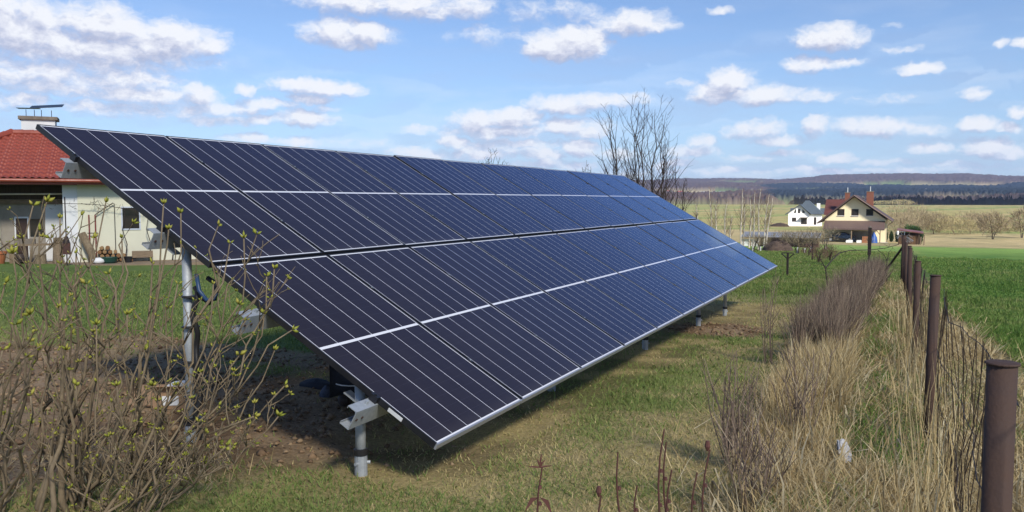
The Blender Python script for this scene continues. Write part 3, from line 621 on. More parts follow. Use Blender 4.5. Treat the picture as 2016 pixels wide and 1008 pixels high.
for x in (-.25, .25): MB().box(x-.05, x+.05, -.1, .1, 0, .14).build('foot', blackp, cr)
at_house('bucket', MB().lathe((0, 0, 0), [(.10, 0), (.13, .2), (.14, .2), (.11, .03)], 12), blackp, 'small black bucket under the window next to the planter', 'bucket', (1.5, -.75, .035))
# ---------------------------------------------------------------- yellow house, carport, car
yd = 125.; yh0 = at_depth(1687, 477, yd); yh0[2] = prof(yh0[1])
print('yh', yh0, (CAMZ-yh0[2]))
yh = thing('house', yh0, 'pale yellow gabled house with brown roof and carport', 'house')
K = yd/F                                                     # metres per photograph pixel at the house
brownroof = M('brown_roof', (.072, .042, .037), (.052, .033, .03), .8, .55, 0, .1, 6)
redbrown = M('dark_red_tiles', (.105, .038, .032), (.075, .03, .026), .8, .55, 0, .2, 8, stretch=(1, 1, 4))
brickm = M('orange_brick', (.20, .078, .052), (.15, .06, .042), 5, .85, 0, .1, 20)
fascia = M('brown_sheet', (.118, .080, .072), (.098, .067, .06), .3, .6)
X0, X1, XR, ZEV, ZRG, YD = -60*K, 52*K, -7*K, 40*K, 93*K, 9.
mb = MB(); mb.prism([(X0, -.4), (X1, -.4), (X1, ZEV+.3), (XR, ZRG-.35), (X0, ZEV+.3)], 'y', 0, YD); part('wall', mb, plaster_c, yh)
mb = MB(); ov = .75; th = .16
def slope(xa, za, xb, zb, y0, y1, t=.16):
    d = np.array([xb-xa, zb-za]); d = d/np.linalg.norm(d); nn = np.array([-d[1], d[0]]); nn = nn if nn[1] > 0 else -nn
    return [(xa, za), (xb, zb), (xb+nn[0]*t, zb+nn[1]*t), (xa+nn[0]*t, za+nn[1]*t)]
mb.prism(slope(X0-13*K, ZEV-4*K, XR, ZRG-.15, 0, 0), 'y', -1.0, YD+.8); mb.prism(slope(X1+11*K, ZEV+1*K, XR+.002, ZRG-.15, 0, 0), 'y', -1.0, YD+.8); yroof = part('roof', mb, brownroof, yh)
mb = MB(); a = [(X1+11*K, ZEV), (XR, ZRG-.2)]
for xa, za, xb, zb in ((X0-13*K, ZEV-4*K-.02, XR, ZRG-.17), (X1+11*K, ZEV+1*K-.02, XR, ZRG-.17)):
    mb.tube([(xa, -1.03, za+.06), (xb, -1.03, zb+.06)], .11, 4)
part('barge_board', mb, fascia, yroof)
mb = MB(); mb.tube([(X1+10*K, -1, ZEV+.0), (X1+10*K, YD, ZEV)], .08, 8); mb.tube([(X1+9*K, -.9, ZEV-.05), (X1+.09, -.06, ZEV-.55), (X1+.09, -.06, 0)], .05, 6); part('gutter', mb, darkiron, yroof)
# wing behind with its own roof
mb = MB(); mb.prism([(3.2, 56*K-.3), (7.4, 84*K), (11.6, 56*K-.3)], 'x', -66*K, XR); part('roof', mb, redbrown, yh)
mb = MB(); mb.box(-62*K, XR, 3.6, 11, -.4, 56*K-.32); part('wall', mb, plaster_c, yh)
for cx, w, zt, zb in ((-22*K, 9*K, 97*K, 74*K), (20*K, 13*K, 99*K, 66*K)):
    mb = MB(); mb.box(cx-w/2, cx+w/2, 3.0, 3.8, zb, zt); c_ = part('chimney', mb, brickm, yh)
    mb = MB(); mb.box(cx-w/2-.06, cx+w/2+.06, 2.94, 3.86, zt, zt+.08); part('cap', mb, stone, c_)
    mb = MB(); mb.tube([(cx, 3.4, zt+.08), (cx, 3.4, zt+.85)], [.09, .07], 8); part('flue', mb, galv, c_)
winbr = M('dark_brown_frame', (.05, .03, .025), (.04, .026, .022), 4, .5)
for cx in (-30.5*K, -4.8*K, 21.5*K):
    mb = MB(); mb.box(cx-5.2*K, cx+5.2*K, -.008, .05, 53*K, 64*K); w = part('window', mb, darkglass, yh)
    mb = MB(); t = .09; a, b_, c, d_ = cx-6.3*K, cx+6.3*K, 52*K, 65*K
    mb.box(a, a+t, -.05, -.012, c, d_); mb.box(b_-t, b_, -.05, -.012, c, d_); mb.box(a+t, b_-t, -.05, -.012, c, c+t); mb.box(a+t, b_-t, -.05, -.012, d_-t, d_); part('frame', mb, winbr, w)
    mb = MB(); mb.box(a-.05, b_+.05, -.12, -.002, c-.07, c-.003); part('sill', mb, white, w)
# carport: sloping brown sheet on posts
mb = MB(); mb.prism([(-3.6, 26.5*K), (-.003, 41*K), (-.003, 42*K), (-3.6, 27.6*K)], 'x', -60*K, 49.5*K); part('carport_roof', mb, fascia, yh)
mb = MB(); mb.box(-60*K, 49.5*K, -3.66, -3.605, 25.5*K, 28.2*K); part('carport_beam', mb, fascia, yh)
for x in (-58*K, -8*K, 42*K): mb = MB(); mb.box(x-.07, x+.07, -3.55, -3.41, -.3, 26.3*K); part('carport_post', mb, wood, yh)
mb = MB(); mb.tube([(42*K, -3.48, 17*K), (35*K, -3.48, 26*K)], .05, 5); part('brace', mb, wood, yh)
mb = MB(); mb.box(-9*K, 30*K, -.02, -.003, .0, 22*K); part('garage_door', mb, M('grey_door', (.30, .27, .22), (.25, .22, .18), .5, .7), yh)
mb = MB(); mb.box(-62*K, 56*K, -4.5, -.01, -.3, .06); part('paving', mb, M('grey_paving', (.34, .33, .31), (.26, .25, .24), 2, .9), yh)
def wheel_set(root, xs, y0, y1, r):
    for x in xs:
        for y, s in ((y0, -1), (y1, 1)):
            mb = MB(); mb.tube([(x, y, r), (x, y+s*.19, r)], r, 18); wv_ = mb.build('wheel', blackp, root)
            mb = MB(); mb.tube([(x, y+s*.19, r), (x, y+s*.20, r)], r*.62, 14); mb.build('rim', galv, wv_)
def make_car(loc, rz_, paint, label):
    c = thing('parked_car', loc, label, 'car', rz=rz_)
    prof_ = [(-2.15, .35), (-2.2, .62), (-2.05, .88), (-1.2, .96), (-.55, 1.38), (.6, 1.44), (1.5, 1.05), (2.05, .95), (2.15, .62), (2.1, .35)]
    secs = []
    for y, k in ((-.86, .90), (-.82, .97), (-.6, 1.0), (.6, 1.0), (.82, .97), (.86, .90)):
        secs.append([(x*(1-.02*(1-k)*10), y*(1-.22*max(0, (z-.9))/.5), .35+(z-.35)*k) for x, z in prof_])
    mb = MB(); nn = len(prof_); b0 = len(mb.v)
    for s_ in secs: mb.v += s_
    for i in range(len(secs)-1):
        for j in range(nn): j2 = (j+1) % nn; mb.f.append((i*nn+j, i*nn+j2, (i+1)*nn+j2, (i+1)*nn+j)); mb.mi.append(0)
    mb.f.append(tuple(range(nn))); mb.f.append(tuple(range((len(secs)-1)*nn, len(secs)*nn))); mb.mi += [0, 0]
    mb.build('body', paint, c)
    for s in (-1, 1):
        y = s*.835
        mb = MB(); mb.q((-1.05, y, 1.0), (-.5, y*.91, 1.33), (.05, y*.91, 1.36), (.05, y, 1.0)); mb.q((.1, y, 1.0), (.1, y*.91, 1.36), (.6, y*.91, 1.36), (1.2, y, 1.03)); mb.build('side_window', darkglass, c)
    mb = MB(); mb.q((-1.22, -.66, .99), (-1.22, .66, .99), (-.6, .6, 1.37), (-.6, -.6, 1.37)); mb.build('windscreen', darkglass, c)
    for s in (-1, 1):
        mb = MB(); mb.box(-2.19, -2.08, s*.62-.16, s*.62+.16, .66, .80); mb.build('headlight', white, c); mb = MB(); mb.box(2.06, 2.16, s*.66-.12, s*.66+.12, .72, .9); mb.build('tail_light', redst, c)
    mb = MB(); mb.box(-2.24, -2.1, -.7, .7, .36, .55); mb.build('bumper', blackp, c); wheel_set(c, (-1.35, 1.35), -.68, .68, .32); return c
paint = M('dark_blue_car_paint', (.02, .025, .04), (.016, .02, .03), 2, .25, .2, 0, spec=.5, coat=.8)
cl_ = yh0+np.array([-29*K, -1.6, 0]); make_car((cl_[0], cl_[1], prof(cl_[1])+.10), math.pi*0, paint, 'dark blue car parked side-on under the brown carport')
# blue tarpaulin heap
def heap(name, c, rx, ry, h, mat, seed, label, cat, nn=36, kind=None):
    a = np.linspace(-1, 1, nn); XX, YY = np.meshgrid(a, a); rr_ = np.hypot(XX, YY); hh = np.clip(1-rr_**2, 0, 1)**.6*(.75+.5*fbm(XX*2.2+5, YY*2.2+5, seed, 4))
    X, Y = XX*rx, YY*ry; Z = hh*h-.06*(rr_ > 1); o = MB().sheet(X, Y, Z).build(name, mat, None, c, smooth=True); return tag(o, label, cat, kind=kind)
tp = at_depth(1720, 476, yd-5); tp[2] = prof(tp[1]); heap('tarpaulin', tp, 7*K, 1.0, 18.5*K, M('blue_tarpaulin', (.03, .10, .34), (.02, .06, .22), 1.5, .45), 71, 'blue tarpaulin thrown over a heap under the carport', 'tarpaulin')
for px, wd in ((1672, 11), (1691, 8)):
    q0 = at_depth(px, 479, yd-6.5); q0[2] = prof(q0[1])+.02
    mb = MB(); w2 = wd*K/2
    mb.prism([(-w2, 0), (w2, 0), (w2*1.05, .25), (w2*.9, .38), (-w2*.95, .36), (-w2*1.08, .2)], 'y', -.4, .4)
    o = mb.build('sack', white, None, q0); tag(o, 'long white wrapped bale lying before the dark car' if wd > 9 else 'short white wrapped bale beside the orange pallet', 'bale')
q0 = at_depth(1705, 478, yd-6.5); q0[2] = prof(q0[1]); cr = thing('pallet', q0, 'orange brown pallet stood on edge by the carport', 'pallet')
for x in np.linspace(-.45, .45, 6): MB().box(x-.06, x+.06, 0, .02, 0, .95).build('slat', M('orange_wood', (.38, .16, .07), (.28, .12, .06), 5, .8) if x < -.4 else bpy.data.materials['orange_wood'], cr)
for z in (.1, .45, .8): MB().box(-.5, .5, .022, .09, z, z+.09).build('bar', bpy.data.materials['orange_wood'], cr)

# ---------------------------------------------------------------- white house
wd_ = 250.; K2 = wd_/F; w0 = at_depth(1583, 446, wd_); w0[2] = prof(w0[1])
wh = thing('house', w0, 'white house with slate grey roof and arched gable windows in the field', 'house', rz=R(3))
slate = M('slate_roof', (.075, .095, .115), (.055, .07, .09), .6, .5, 0, .1, 4)
zb0 = (446-393)*K2*0
def px2(x): return (x-1583)*K2
def pz2(y): return (447-y)*K2
gx0, gx1, gp = px2(1553), px2(1592), px2(1574.5)
mb = MB(); mb.prism([(gx0, -1), (gx1, -1), (gx1, pz2(423)), (gp, pz2(406)), (gx0, pz2(420))], 'y', 0, 9); mb.box(gx1-.01, px2(1614), 1.6, 10, -1, pz2(424)); part('wall', mb, M('bright_white_render', (.85, .85, .86), (.78, .78, .8), .3, .85), wh)
mb = MB(); mb.prism(slope(px2(1547.5), pz2(424.5), gp, pz2(405.2), 0, 0), 'y', -.8, 6); mb.prism(slope(px2(1596), pz2(424), gp+.002, pz2(405.2), 0, 0), 'y', -.8, 6)
zb, zr = pz2(423.2), pz2(396.5); xa, xb, xr0, xr1, yb0, yb1, yr = px2(1562), px2(1618), px2(1583), px2(1590), .9, 12, 5.5
mb.q((xa, yb0, zb), (xb, yb0, zb), (xr1, yr, zr), (xr0, yr, zr)); mb.q((xb, yb0, zb), (xb, yb1, zb), (xr1, yr+1, zr), (xr1, yr, zr)); mb.q((xb, yb1, zb), (xa, yb1, zb), (xr0, yr+1, zr), (xr1, yr+1, zr)); mb.q((xa, yb1, zb), (xa, yb0, zb), (xr0, yr, zr), (xr0, yr+1, zr)); mb.q((xr0, yr, zr), (xr1, yr, zr), (xr1, yr+1, zr), (xr0, yr+1, zr)); mb.q((xa, yb0, zb-.02), (xb, yb0, zb-.02), (xb, yb1, zb-.02), (xa, yb1, zb-.02))
mb.prism([(6, pz2(424)), (9, pz2(412)), (12, pz2(424))], 'x', px2(1553), px2(1626)); wroof = part('roof', mb, slate, wh)
mb = MB(); mb.box(px2(1603.5), px2(1610), 8.2, 9.2, pz2(416), pz2(402)); part('chimney', mb, plaster_w, wh)
mb = MB(); mb.fbox((px2(1596), 1.2+2.0, pz2(416.0)+.22), (1, 0, 0), (0, .71, .70), (0, -.7, .71), 3*K2, .8, .06); part('roof_window', mb, darkglass, wroof)
def wwin(x0, x1, y0, y1, yy=0., poly=None, fr=True):
    mb = MB()
    if poly: mb.prism([(px2(a), pz2(b)) for a, b in poly], 'y', yy-.02, yy+.05)
    else: mb.box(px2(x0), px2(x1), yy-.02, yy+.05, pz2(y1), pz2(y0))
    w = part('window', mb, darkglass, wh)
    if not poly:
        mb = MB(); a, b_, c, d_ = px2(x0), px2(x1), pz2(y1), pz2(y0); t = .12
        mb.box(a, a+t, yy-.06, yy-.022, c, d_); mb.box(b_-t, b_, yy-.06, yy-.022, c, d_); mb.box(a+t, b_-t, yy-.06, yy-.022, c, c+t); mb.box(a+t, b_-t, yy-.06, yy-.022, d_-t, d_); mb.box((a+b_)/2-.05, (a+b_)/2+.05, yy-.055, yy-.021, c+t, d_-t); part('frame', mb, winbr, w)
wwin(1560.2, 1568, 430.2, 438); wwin(1577.2, 1588, 431, 443); wwin(1571, 1575.2, 413.2, 421.2); wwin(0, 0, 0, 0, 0, [(1563, 421), (1567.5, 421), (1567.5, 413.4), (1566, 414)]); wwin(0, 0, 0, 0, 0, [(1579, 421), (1584, 421), (1583.5, 418), (1579, 413.6)])
wwin(1600.4, 1605, 429.5, 444, 1.6)
mb = MB(); mb.box(px2(1575.5), px2(1589.5), -1.2, -.003, pz2(430.6), pz2(429.4)); part('door_canopy', mb, stone, wh)
q0 = at_depth(1535, 444, 245); q0[2] = prof(q0[1]); heap('spoil_heap', q0, 2.8, 1.6, 1.1, M('dark_soil', (.06, .04, .03), (.035, .025, .02), 1, .95), 72, 'dark heap of dug earth left of the white house', 'earth heap')

# ---------------------------------------------------------------- woodshed right of the yellow house
sdp = 112.; K3 = sdp/F; s0 = at_depth(1790, 478, sdp); s0[2] = prof(s0[1])
sh = thing('woodshed', s0, 'open woodshed with dull red sloping roof and stacked logs', 'shed', rz=R(-2))
mb = MB(); mb.fbox((-22*K3, -.9, 27.5*K3), (1, 0, -.125), (0, 1, .05), (0, 0, 1), 46*K3, 2.6, .12); part('roof', mb, M('dull_red_sheet', (.17, .07, .065), (.13, .055, .05), .7, .5), sh)
for x in (-19*K3, 0, 17*K3):
    for y in (-.7, 1.4): mb = MB(); mb.box(x-.06, x+.06, y-.06, y+.06, -.3, 22.3*K3-x*.1); part('post', mb, woodd, sh)
mb = MB(); mb.box(-19*K3, 17*K3, 1.42, 1.48, 0, 22*K3); part('back_wall', mb, woodd, sh)
mb = MB(); 
for r in range(10):
    for i in range(19):
        x = -18*K3+i*.124; mb.tube([(x, -.55+rng.uniform(-.05, .05), .08+r*.125), (x, .4, .08+r*.125)], .06, 6)
part('log_stack', mb, M('log_ends', (.28, .17, .09), (.12, .07, .04), 9, .9), sh)
mb = MB(); mb.lathe((-20.5*K3, -1.0, 19*K3), [(.11, 0), (.16, .3), (.13, .55)], 12); mb.tube([(-20.5*K3, -1., 19*K3+.5), (-20.5*K3, -.8, 26*K3)], .015, 4); o = mb.build('bucket', white, sh)
o.name = 'hanging_bucket'
for x, h in ((1812, 16), (1819, 20)):
    q0 = at_depth(x, 482, 108); q0[2] = prof(q0[1]); tag(MB().tube([(0, 0, -.3), (.03, 0, h*.068)], .07, 8).build('wooden_post', wood, None, q0), 'short weathered post right of the woodshed' if h < 18 else 'taller weathered post right of the woodshed', 'post')

# ---------------------------------------------------------------- long low shed in the orchard
ld = 84.; K4 = ld/F; l0 = at_depth(1548, 482, ld); l0[2] = prof(l0[1])
lo_ = thing('low_shed', l0, 'long low shed with grey corrugated roof behind the orchard', 'shed', rz=R(2))
cor = M('grey_corrugated', (.30, .31, .34), (.23, .24, .27), 1.2, .5, .4)
nx_ = 420; Xs = np.linspace(-88*K4, 62*K4, nx_)[None, :]; Ys = np.array([-.3, 1.2, 3.0])[:, None]; Zs = np.array([18.5*K4, 22*K4, 27*K4])[:, None]+.03*np.sin(Xs*40)
mb = MB(); mb.sheet(Xs+0*Ys, Ys+0*Xs, Zs); part('roof', mb, cor, lo_)
mb = MB(); mb.box(-86*K4, -53*K4, 0, .12, -.4, 13.5*K4); part('wall', mb, white, lo_)
mb = MB(); mb.box(-53*K4, 60*K4, 1.2, 1.3, -.4, 18*K4); part('back_wall', mb, woodd, lo_)
for x in np.linspace(-86, 60, 9): mb = MB(); mb.box(x*K4-.05, x*K4+.05, -.12, -.02, -.4, 18.2*K4); part('post', mb, wood, lo_)
mb = MB(); mb.box(-88*K4, 62*K4, -.34, -.30, 17.3*K4, 18.6*K4); part('eaves_board', mb, woodd, lo_)
mb = MB(); mb.tube([(-30*K4, -.6, 0), (-16*K4, -.4, 12.5*K4)], .06, 6); tag(mb.build('plank', M('pale_plank', (.5, .42, .24), (.4, .33, .2), 3, .8), None, l0, rz=R(2)), 'pale plank propped against the low shed', 'plank')
q0 = at_depth(1531, 496, 66); q0[2] = prof(q0[1]); hp_ = heap('brush_heap', q0, 29*66/F, 2.0, 21*66/F, M('brushwood', (.13, .09, .065), (.06, .042, .034), 6, .95, 0, .6, 12), 73, 'brown heap of brushwood and soil by the orchard', 'heap')
mb = MB()
for i in range(240):
    a, r_ = rng.uniform(0, 6.28), rng.uniform(0, .95); x, y = r_*math.cos(a)*29*66/F, r_*math.sin(a)*1.9; z = max(0, (1-r_*r_))**.6*21*66/F*.95; b_ = rng.uniform(0, 6.28); l = rng.uniform(.2, .7)
    mb.tube([(x, y, z), (x+l*math.cos(b_), y+l*math.sin(b_), z+rng.uniform(-.05, .3))], [.018, .008], 4)
mb.build('branches', barkd, hp_)

# ---------------------------------------------------------------- vineyard posts
def tpost(px, py, dep, hpx, wpx, label):
    q0 = at_depth(px, py, dep); q0[2] = gz1(q0[0], q0[1]); k = dep/F; h, w = hpx*k, wpx*k/2
    t_ = thing('trellis_post', q0, label, 'post'); MB().box(-.034, .034, -.034, .034, -.3, h).build('post', darkiron, t_)
    MB().box(-w, w, -.03, .03, h, h+.03).build('crossbar', darkiron, t_)
    for s in (-1, 1): MB().fbox((s*.04 if s > 0 else -.04-.0, -.03, h-w*.95), (s*.72, 0, .69), (0, 1, 0), (-.69*s, 0, .72), w*1.22, .05, .032).build('brace', darkiron, t_)
D = lambda px, py: float(np.linalg.norm(G(px, py)-np.array([0, 0, CAMZ]))/np.linalg.norm(ray(px, py)))
tpost(1550, 543, D(1550, 543), 44, 22, 'dark T-shaped trellis post with braces beside the array corner')
tpost(1599, 514, D(1599, 514), 33, 18, 'dark T-shaped trellis post among red brown shrubs')
q0 = G(1710, 546); k = D(1710, 546)/F; tpo = thing('tall_post', (q0[0], q0[1], gz1(q0[0], q0[1])), 'tall dark post, thick at the top, rising behind the bare hedge', 'post')
MB().tube([(0, 0, -.3), (0, 0, 98*k)], .032, 8).build('shaft', darkiron, tpo); MB().box(-.055, .055, -.05, .05, 44*k, 98*k).build('upper_board', darkiron, tpo); MB().lathe((0, 0, 98*k), [(.06, 0), (.04, .04), (.01, .05)], 8).build('cap', stone, tpo)

# ---------------------------------------------------------------- fence
fe = thing('wire_fence', (.2, 2.15, gz1(.2, 2.15)), 'rusty wire fence on brown round steel posts along the field', 'fence'); FO = np.array([.2, 2.15, gz1(.2, 2.15)])
FP = [(.235, -1.5, 1.12), (.213, 2.13, 1.10), (.185, 5.92, 1.13), (.155, 9.63, 1.13), (.135, 13.5, 1.20), (.125, 17.2, 1.2), (.11, 20.9, 1.25), (.085, 24.6, 1.3), (.05, 26.6, 1.42)]
for i, (x, y, h) in enumerate(FP):
    g0 = gz1(x, y); r = .031 if i < 8 else .06; lean = np.array([rng.uniform(-.02, .02), rng.uniform(-.02, .02), 0]); o3 = np.array([x, y, g0])-FO
    mb = MB(); mb.tube([o3-(0, 0, .3), o3+lean+(0, 0, h)], r, 20); po = mb.build('post', rust, fe)
    for f in po.data.polygons: f.use_smooth = len(f.vertices) == 4
    mb = MB(); mb.lathe(o3+lean+(0, 0, h), [(r*1.14, 0), (r*1.17, .0025), (r*1.1, .005), (r*.6, .007)], 20); mb.build('cap', rust, po)
for i in range(len(FP)-1):
    (xa, ya, ha), (xb, yb, hb) = FP[i], FP[i+1]; mb = MB(); n_ = 6; off = .055
    def pt(t, f): x, y = xa+(xb-xa)*t+off, ya+(yb-ya)*t; z = gz1(x, y); h = ha+(hb-ha)*t; return np.array([x+.02*math.sin(9*t+f*5), y, z+(h-.06)*f-.05*math.sin(math.pi*t)*f])-FO
    th_ = .0016 if ya < 12 else .002
    for f in (.04, .3, .62, .97): mb.tube([pt(t, f)+rng.normal(0, .006, 3) for t in np.linspace(0, 1, 12)], th_*1.3, 4)
    for t in np.linspace(.02, .98, 30 if ya < 12 else 14):
        dy = rng.normal(0, .012); mb.tube([pt(min(max(t+rng.normal(0, .004), 0), 1), f)+np.array([rng.normal(0, .006), rng.normal(0, .009), 0]) for f in (.02, .2, .35, .5, .62, .8, .985)], th_, 4)
    mb.build('wire_mesh', wire, fe)
x, y, h = FP[-1]; g0 = gz1(x, y)
mb = MB(); mb.tube([np.array([x, y, g0+h*.78])-FO, np.array([-.62, y+2.4, gz1(-.62, y+2.4)])-FO], .035, 8); mb.build('brace', darkiron, fe)
mb = MB()
for i in range(14): a = rng.uniform(0, 6.28); mb.tube([np.array([x, y, g0+h-.1])-FO, np.array([x+.12*math.cos(a), y+.05, g0+h+.02+.1*math.sin(a)])-FO, np.array([x+.26*math.cos(a+.5), y, g0+h-.05+.16*math.sin(a)])-FO], .005, 4)
mb.build('wire_coil', galv, fe)
# ---------------------------------------------------------------- bare trees
def grow_tree(base, stems, r0, fork, nb, mat, name, spread=.5, up=.6, seedv=0, sub=5, minr=.006, twig=.5):
    """stems: list of (tip vector from base); every stem carries ascending side branches"""
    rg = np.random.default_rng(seedv); mb = MB()
    def path(a, b, bow, k=7):
        d = b-a; L = np.linalg.norm(d); off = rg.normal(0, 1, 3)*bow*L; t = np.linspace(0, 1, k)
        jit = rg.normal(0, .012*L, (k, 3)); jit[0] = 0
        return [a+d*q_+off*math.sin(math.pi*q_)*(1-q_*.4)+j for q_, j in zip(t, jit)]
    for tip, rs in stems:
        tip = np.array(tip, float); a = np.array([tip[0]*.42+rg.normal(0, .05), tip[1]*.42+rg.normal(0, .05), -.2]); pth = path(a, tip, .05, 9); rad = np.linspace(rs, minr*.9, 9); mb.tube(pth, rad, 6)
        L = np.linalg.norm(tip)
        for i in range(nb):
            f = rg.uniform(fork, .93); k = f*8; i0 = min(int(k), 7); p0 = pth[i0]+(pth[i0+1]-pth[i0])*(k-i0); az_ = rg.uniform(0, 6.28)
            l = L*(1-f*.75)*rg.uniform(.22, .5); dv = np.array([math.cos(az_)*spread, math.sin(az_)*spread, up+rg.uniform(-.1, .3)]); dv /= np.linalg.norm(dv)
            e = p0+dv*l+np.array([0, 0, l*.25]); q_ = path(p0, e, .10, 6); rb = np.interp(f, [0, 1], [rs, minr])*.6; mb.tube(q_, np.linspace(rb, minr*.7, 6), 5)
            for j in range(sub):
                g_ = rg.uniform(.25, .95); kk = g_*5; i1 = min(int(kk), 4); p1 = q_[i1]+(q_[i1+1]-q_[i1])*(kk-i1); a2 = rg.uniform(0, 6.28); l2 = l*rg.uniform(.2, twig)
                mb.tube(path(p1, p1+np.array([math.cos(a2)*.6, math.sin(a2)*.6, rg.uniform(.3, 1)])*l2, .1, 4), np.linspace(minr*.75, minr*.45, 4), 4)
    return mb
def trunk_top(px, py, dep, px0, py0):
    return (px-px0)*dep/F, (py0-py)*dep/F
CR = np.array([math.cos(YAW), math.sin(YAW), 0]); CF = np.array([-math.sin(YAW), math.cos(YAW), 0])
def bare_tree(name, px0, py0, dep, tips, label, cat='tree', mat=barkd, rs=.07, nb=12, group=None, seedv=1, dz=None, **k):
    b_ = at_depth(px0, py0, dep); b_[2] = gz1(b_[0], b_[1]); ref_py = 504-0; zt = []
    rg = np.random.default_rng(seedv+99)
    for px, py in tips:
        t_ = at_depth(px, py, dep)-b_; t_ = t_+CF*rg.uniform(-.35, .35)*np.linalg.norm(t_)*.5; zt.append((t_, rs*rg.uniform(.75, 1.1)))
    mb = grow_tree(b_, zt, rs, .25, nb, mat, name, seedv=seedv, **k); root = thing(name, b_, label, cat, group)
    return root, mb
rt, mb = bare_tree('bare_tree', 1262, 480, 28., [(1212, 205), (1236, 192), (1256, 196), (1273, 188), (1292, 210), (1301, 230), (1202, 232), (1226, 260), (1247, 222), (1320, 262), (1196, 262), (1180, 312), (1282, 250)], 'tall bare tree of many upright stems behind the far end of the solar array', seedv=5, rs=.048, nb=12, sub=4, minr=.005, spread=.62, up=.8)
mb.build('branches', barkd, rt)
rt, mb = bare_tree('bare_tree', 1286, 480, 27., [(1328, 280), (1312, 300), (1331, 300), (1348, 345), (1318, 335), (1340, 362), (1300, 290)], 'smaller bare tree leaning right beside the tall many-stemmed tree', seedv=8, rs=.034, nb=9, sub=4, minr=.005, spread=.7, up=.6); mb.build('branches', barkd, rt)
rt, mb = bare_tree('bare_tree', 968, 480, 45., [(960, 312), (972, 306), (982, 314), (950, 322), (945, 318), (990, 320), (965, 320)], 'faint bare tree whose twigs just top the middle of the solar array', seedv=11, rs=.06, nb=12, sub=5, minr=.009); mb.build('branches', barkd, rt)
rt, mb = bare_tree('bare_tree', 1150, 480, 33., [(1147, 328), (1163, 330), (1172, 334), (1135, 336)], 'small bare sapling showing just above the panels left of the tall tree', seedv=12, rs=.03, nb=7, sub=4, minr=.007); mb.build('branches', barkd, rt)
# birches: pale slim trunks with a haze of fine twigs
def birch_tree(px, pytop, pyb, dep, lean, lab, seedv):
    b_ = at_depth(px, pyb, dep); b_[2] = prof(b_[1]); rg = np.random.default_rng(seedv); root = thing('birch_tree', b_, lab, 'tree', None)
    top = at_depth(px+lean, pytop, dep)-b_; H = top[2]; r = .08*dep/70; mb = MB(); pts = [top*t+CR*.12*math.sin(5*t+seedv)*t for t in np.linspace(-.02, 1, 9)]; mb.tube(pts, np.linspace(r, r*.22, 9), 7); mb.build('trunk', birch, root)
    mb = MB()
    for i in range(44):
        f = rg.uniform(.25, .98); p0 = top*f; a = rg.uniform(0, 6.28); l = H*(1.05-f)*rg.uniform(.16, .34)+.25; d = np.array([math.cos(a)*.55, math.sin(a)*.55, .85]); e = p0+d*l; mb.tube([p0, p0+d*l*.5+(0, 0, .04*l), e], [r*.14, r*.09, r*.05], 4)
        for j in range(3): a2 = rg.uniform(0, 6.28); g_ = p0+d*l*rg.uniform(.4, 1); mb.tube([g_, g_+np.array([math.cos(a2)*.35, math.sin(a2)*.35, rg.uniform(.1, .7)])*l*.5], [r*.07, r*.035], 3)
    mb.build('crown', M('birch_twigs', (.20, .14, .10), (.15, .10, .08), 4, .85) if 'birch_twigs' not in bpy.data.materials else bpy.data.materials['birch_twigs'], root)
for i, (px, pt, pb, dep, ln, lab) in enumerate([
 (1372, 402, 470, 66, 0, 'short leafless birch nearest the edge of the panels'), (1401, 372, 470, 68, -2, 'tall straight birch left of the others, standing alone'), (1409, 396, 470, 74, 3, 'slim birch just right of the tall lone birch'),
 (1427, 396, 470, 64, 3, 'thick-trunked birch in the middle of the birch group'), (1438, 424, 470, 78, 1, 'short thin birch between the thick birch and the taller cluster'), (1459, 372, 470, 70, 1, 'tall birch with its fork low down, left in the dense cluster'), (1464, 388, 470, 72, 1, 'birch crossing behind the tall forked birch'),
 (1475, 390, 470, 76, 5, 'slightly leaning birch in the dense cluster'), (1482, 378, 470, 71, 6, 'right-leaning birch between two straight ones'), (1493, 372, 470, 67, 4, 'tall white birch at the right of the dense cluster'),
 (1504, 382, 470, 75, 8, 'right-leaning slender birch beside the tall white one'), (1508, 390, 470, 69, 11, 'rightmost birch, strongly leaning right')]): birch_tree(px, pt, pb, dep, ln, lab, 200+i)

def twig_cloud(c, rx, ry, rz_, n_, w, l, seedv, base=.0, upb=.7, shell=.35):
    """fine twigs through a crown volume, as thin triangles"""
    rg = np.random.default_rng(seedv); u = rg.normal(0, 1, (n_, 3)); u /= np.linalg.norm(u, axis=1)[:, None]; rad = rg.uniform(shell, 1, n_)**.6*(.72+.5*vnoise(u[:, 0]*2.2+7, u[:, 1]*2.2+u[:, 2]*2, seedv))
    P = u*rad[:, None]*np.array([rx, ry, rz_])+np.array(c); P[:, 2] = np.maximum(P[:, 2], base)
    d = u*.55+np.array([0, 0, upb])+rg.normal(0, .3, (n_, 3)); d /= np.linalg.norm(d, axis=1)[:, None]
    s = np.cross(d, rg.normal(0, 1, (n_, 3))); s /= np.linalg.norm(s, axis=1)[:, None]; ll = l*rg.uniform(.5, 1.4, n_)[:, None]
    V = np.stack([P-s*w*.5, P+s*w*.5, P+d*ll], 1).reshape(-1, 3); return V, np.arange(n_*3).reshape(-1, 3)
twig_r = MI('red_brown_twigs', [(0, (.14, .075, .06)), (.5, (.21, .12, .09)), (1, (.28, .19, .13))], .85)
twig_g = MI('grey_brown_twigs', [(0, (.19, .15, .095)), (.5, (.26, .21, .135)), (1, (.34, .28, .18))], .85)
twig_y = MI('olive_twigs', [(0, (.26, .22, .11)), (.5, (.34, .29, .15)), (1, (.40, .35, .18))], .85)
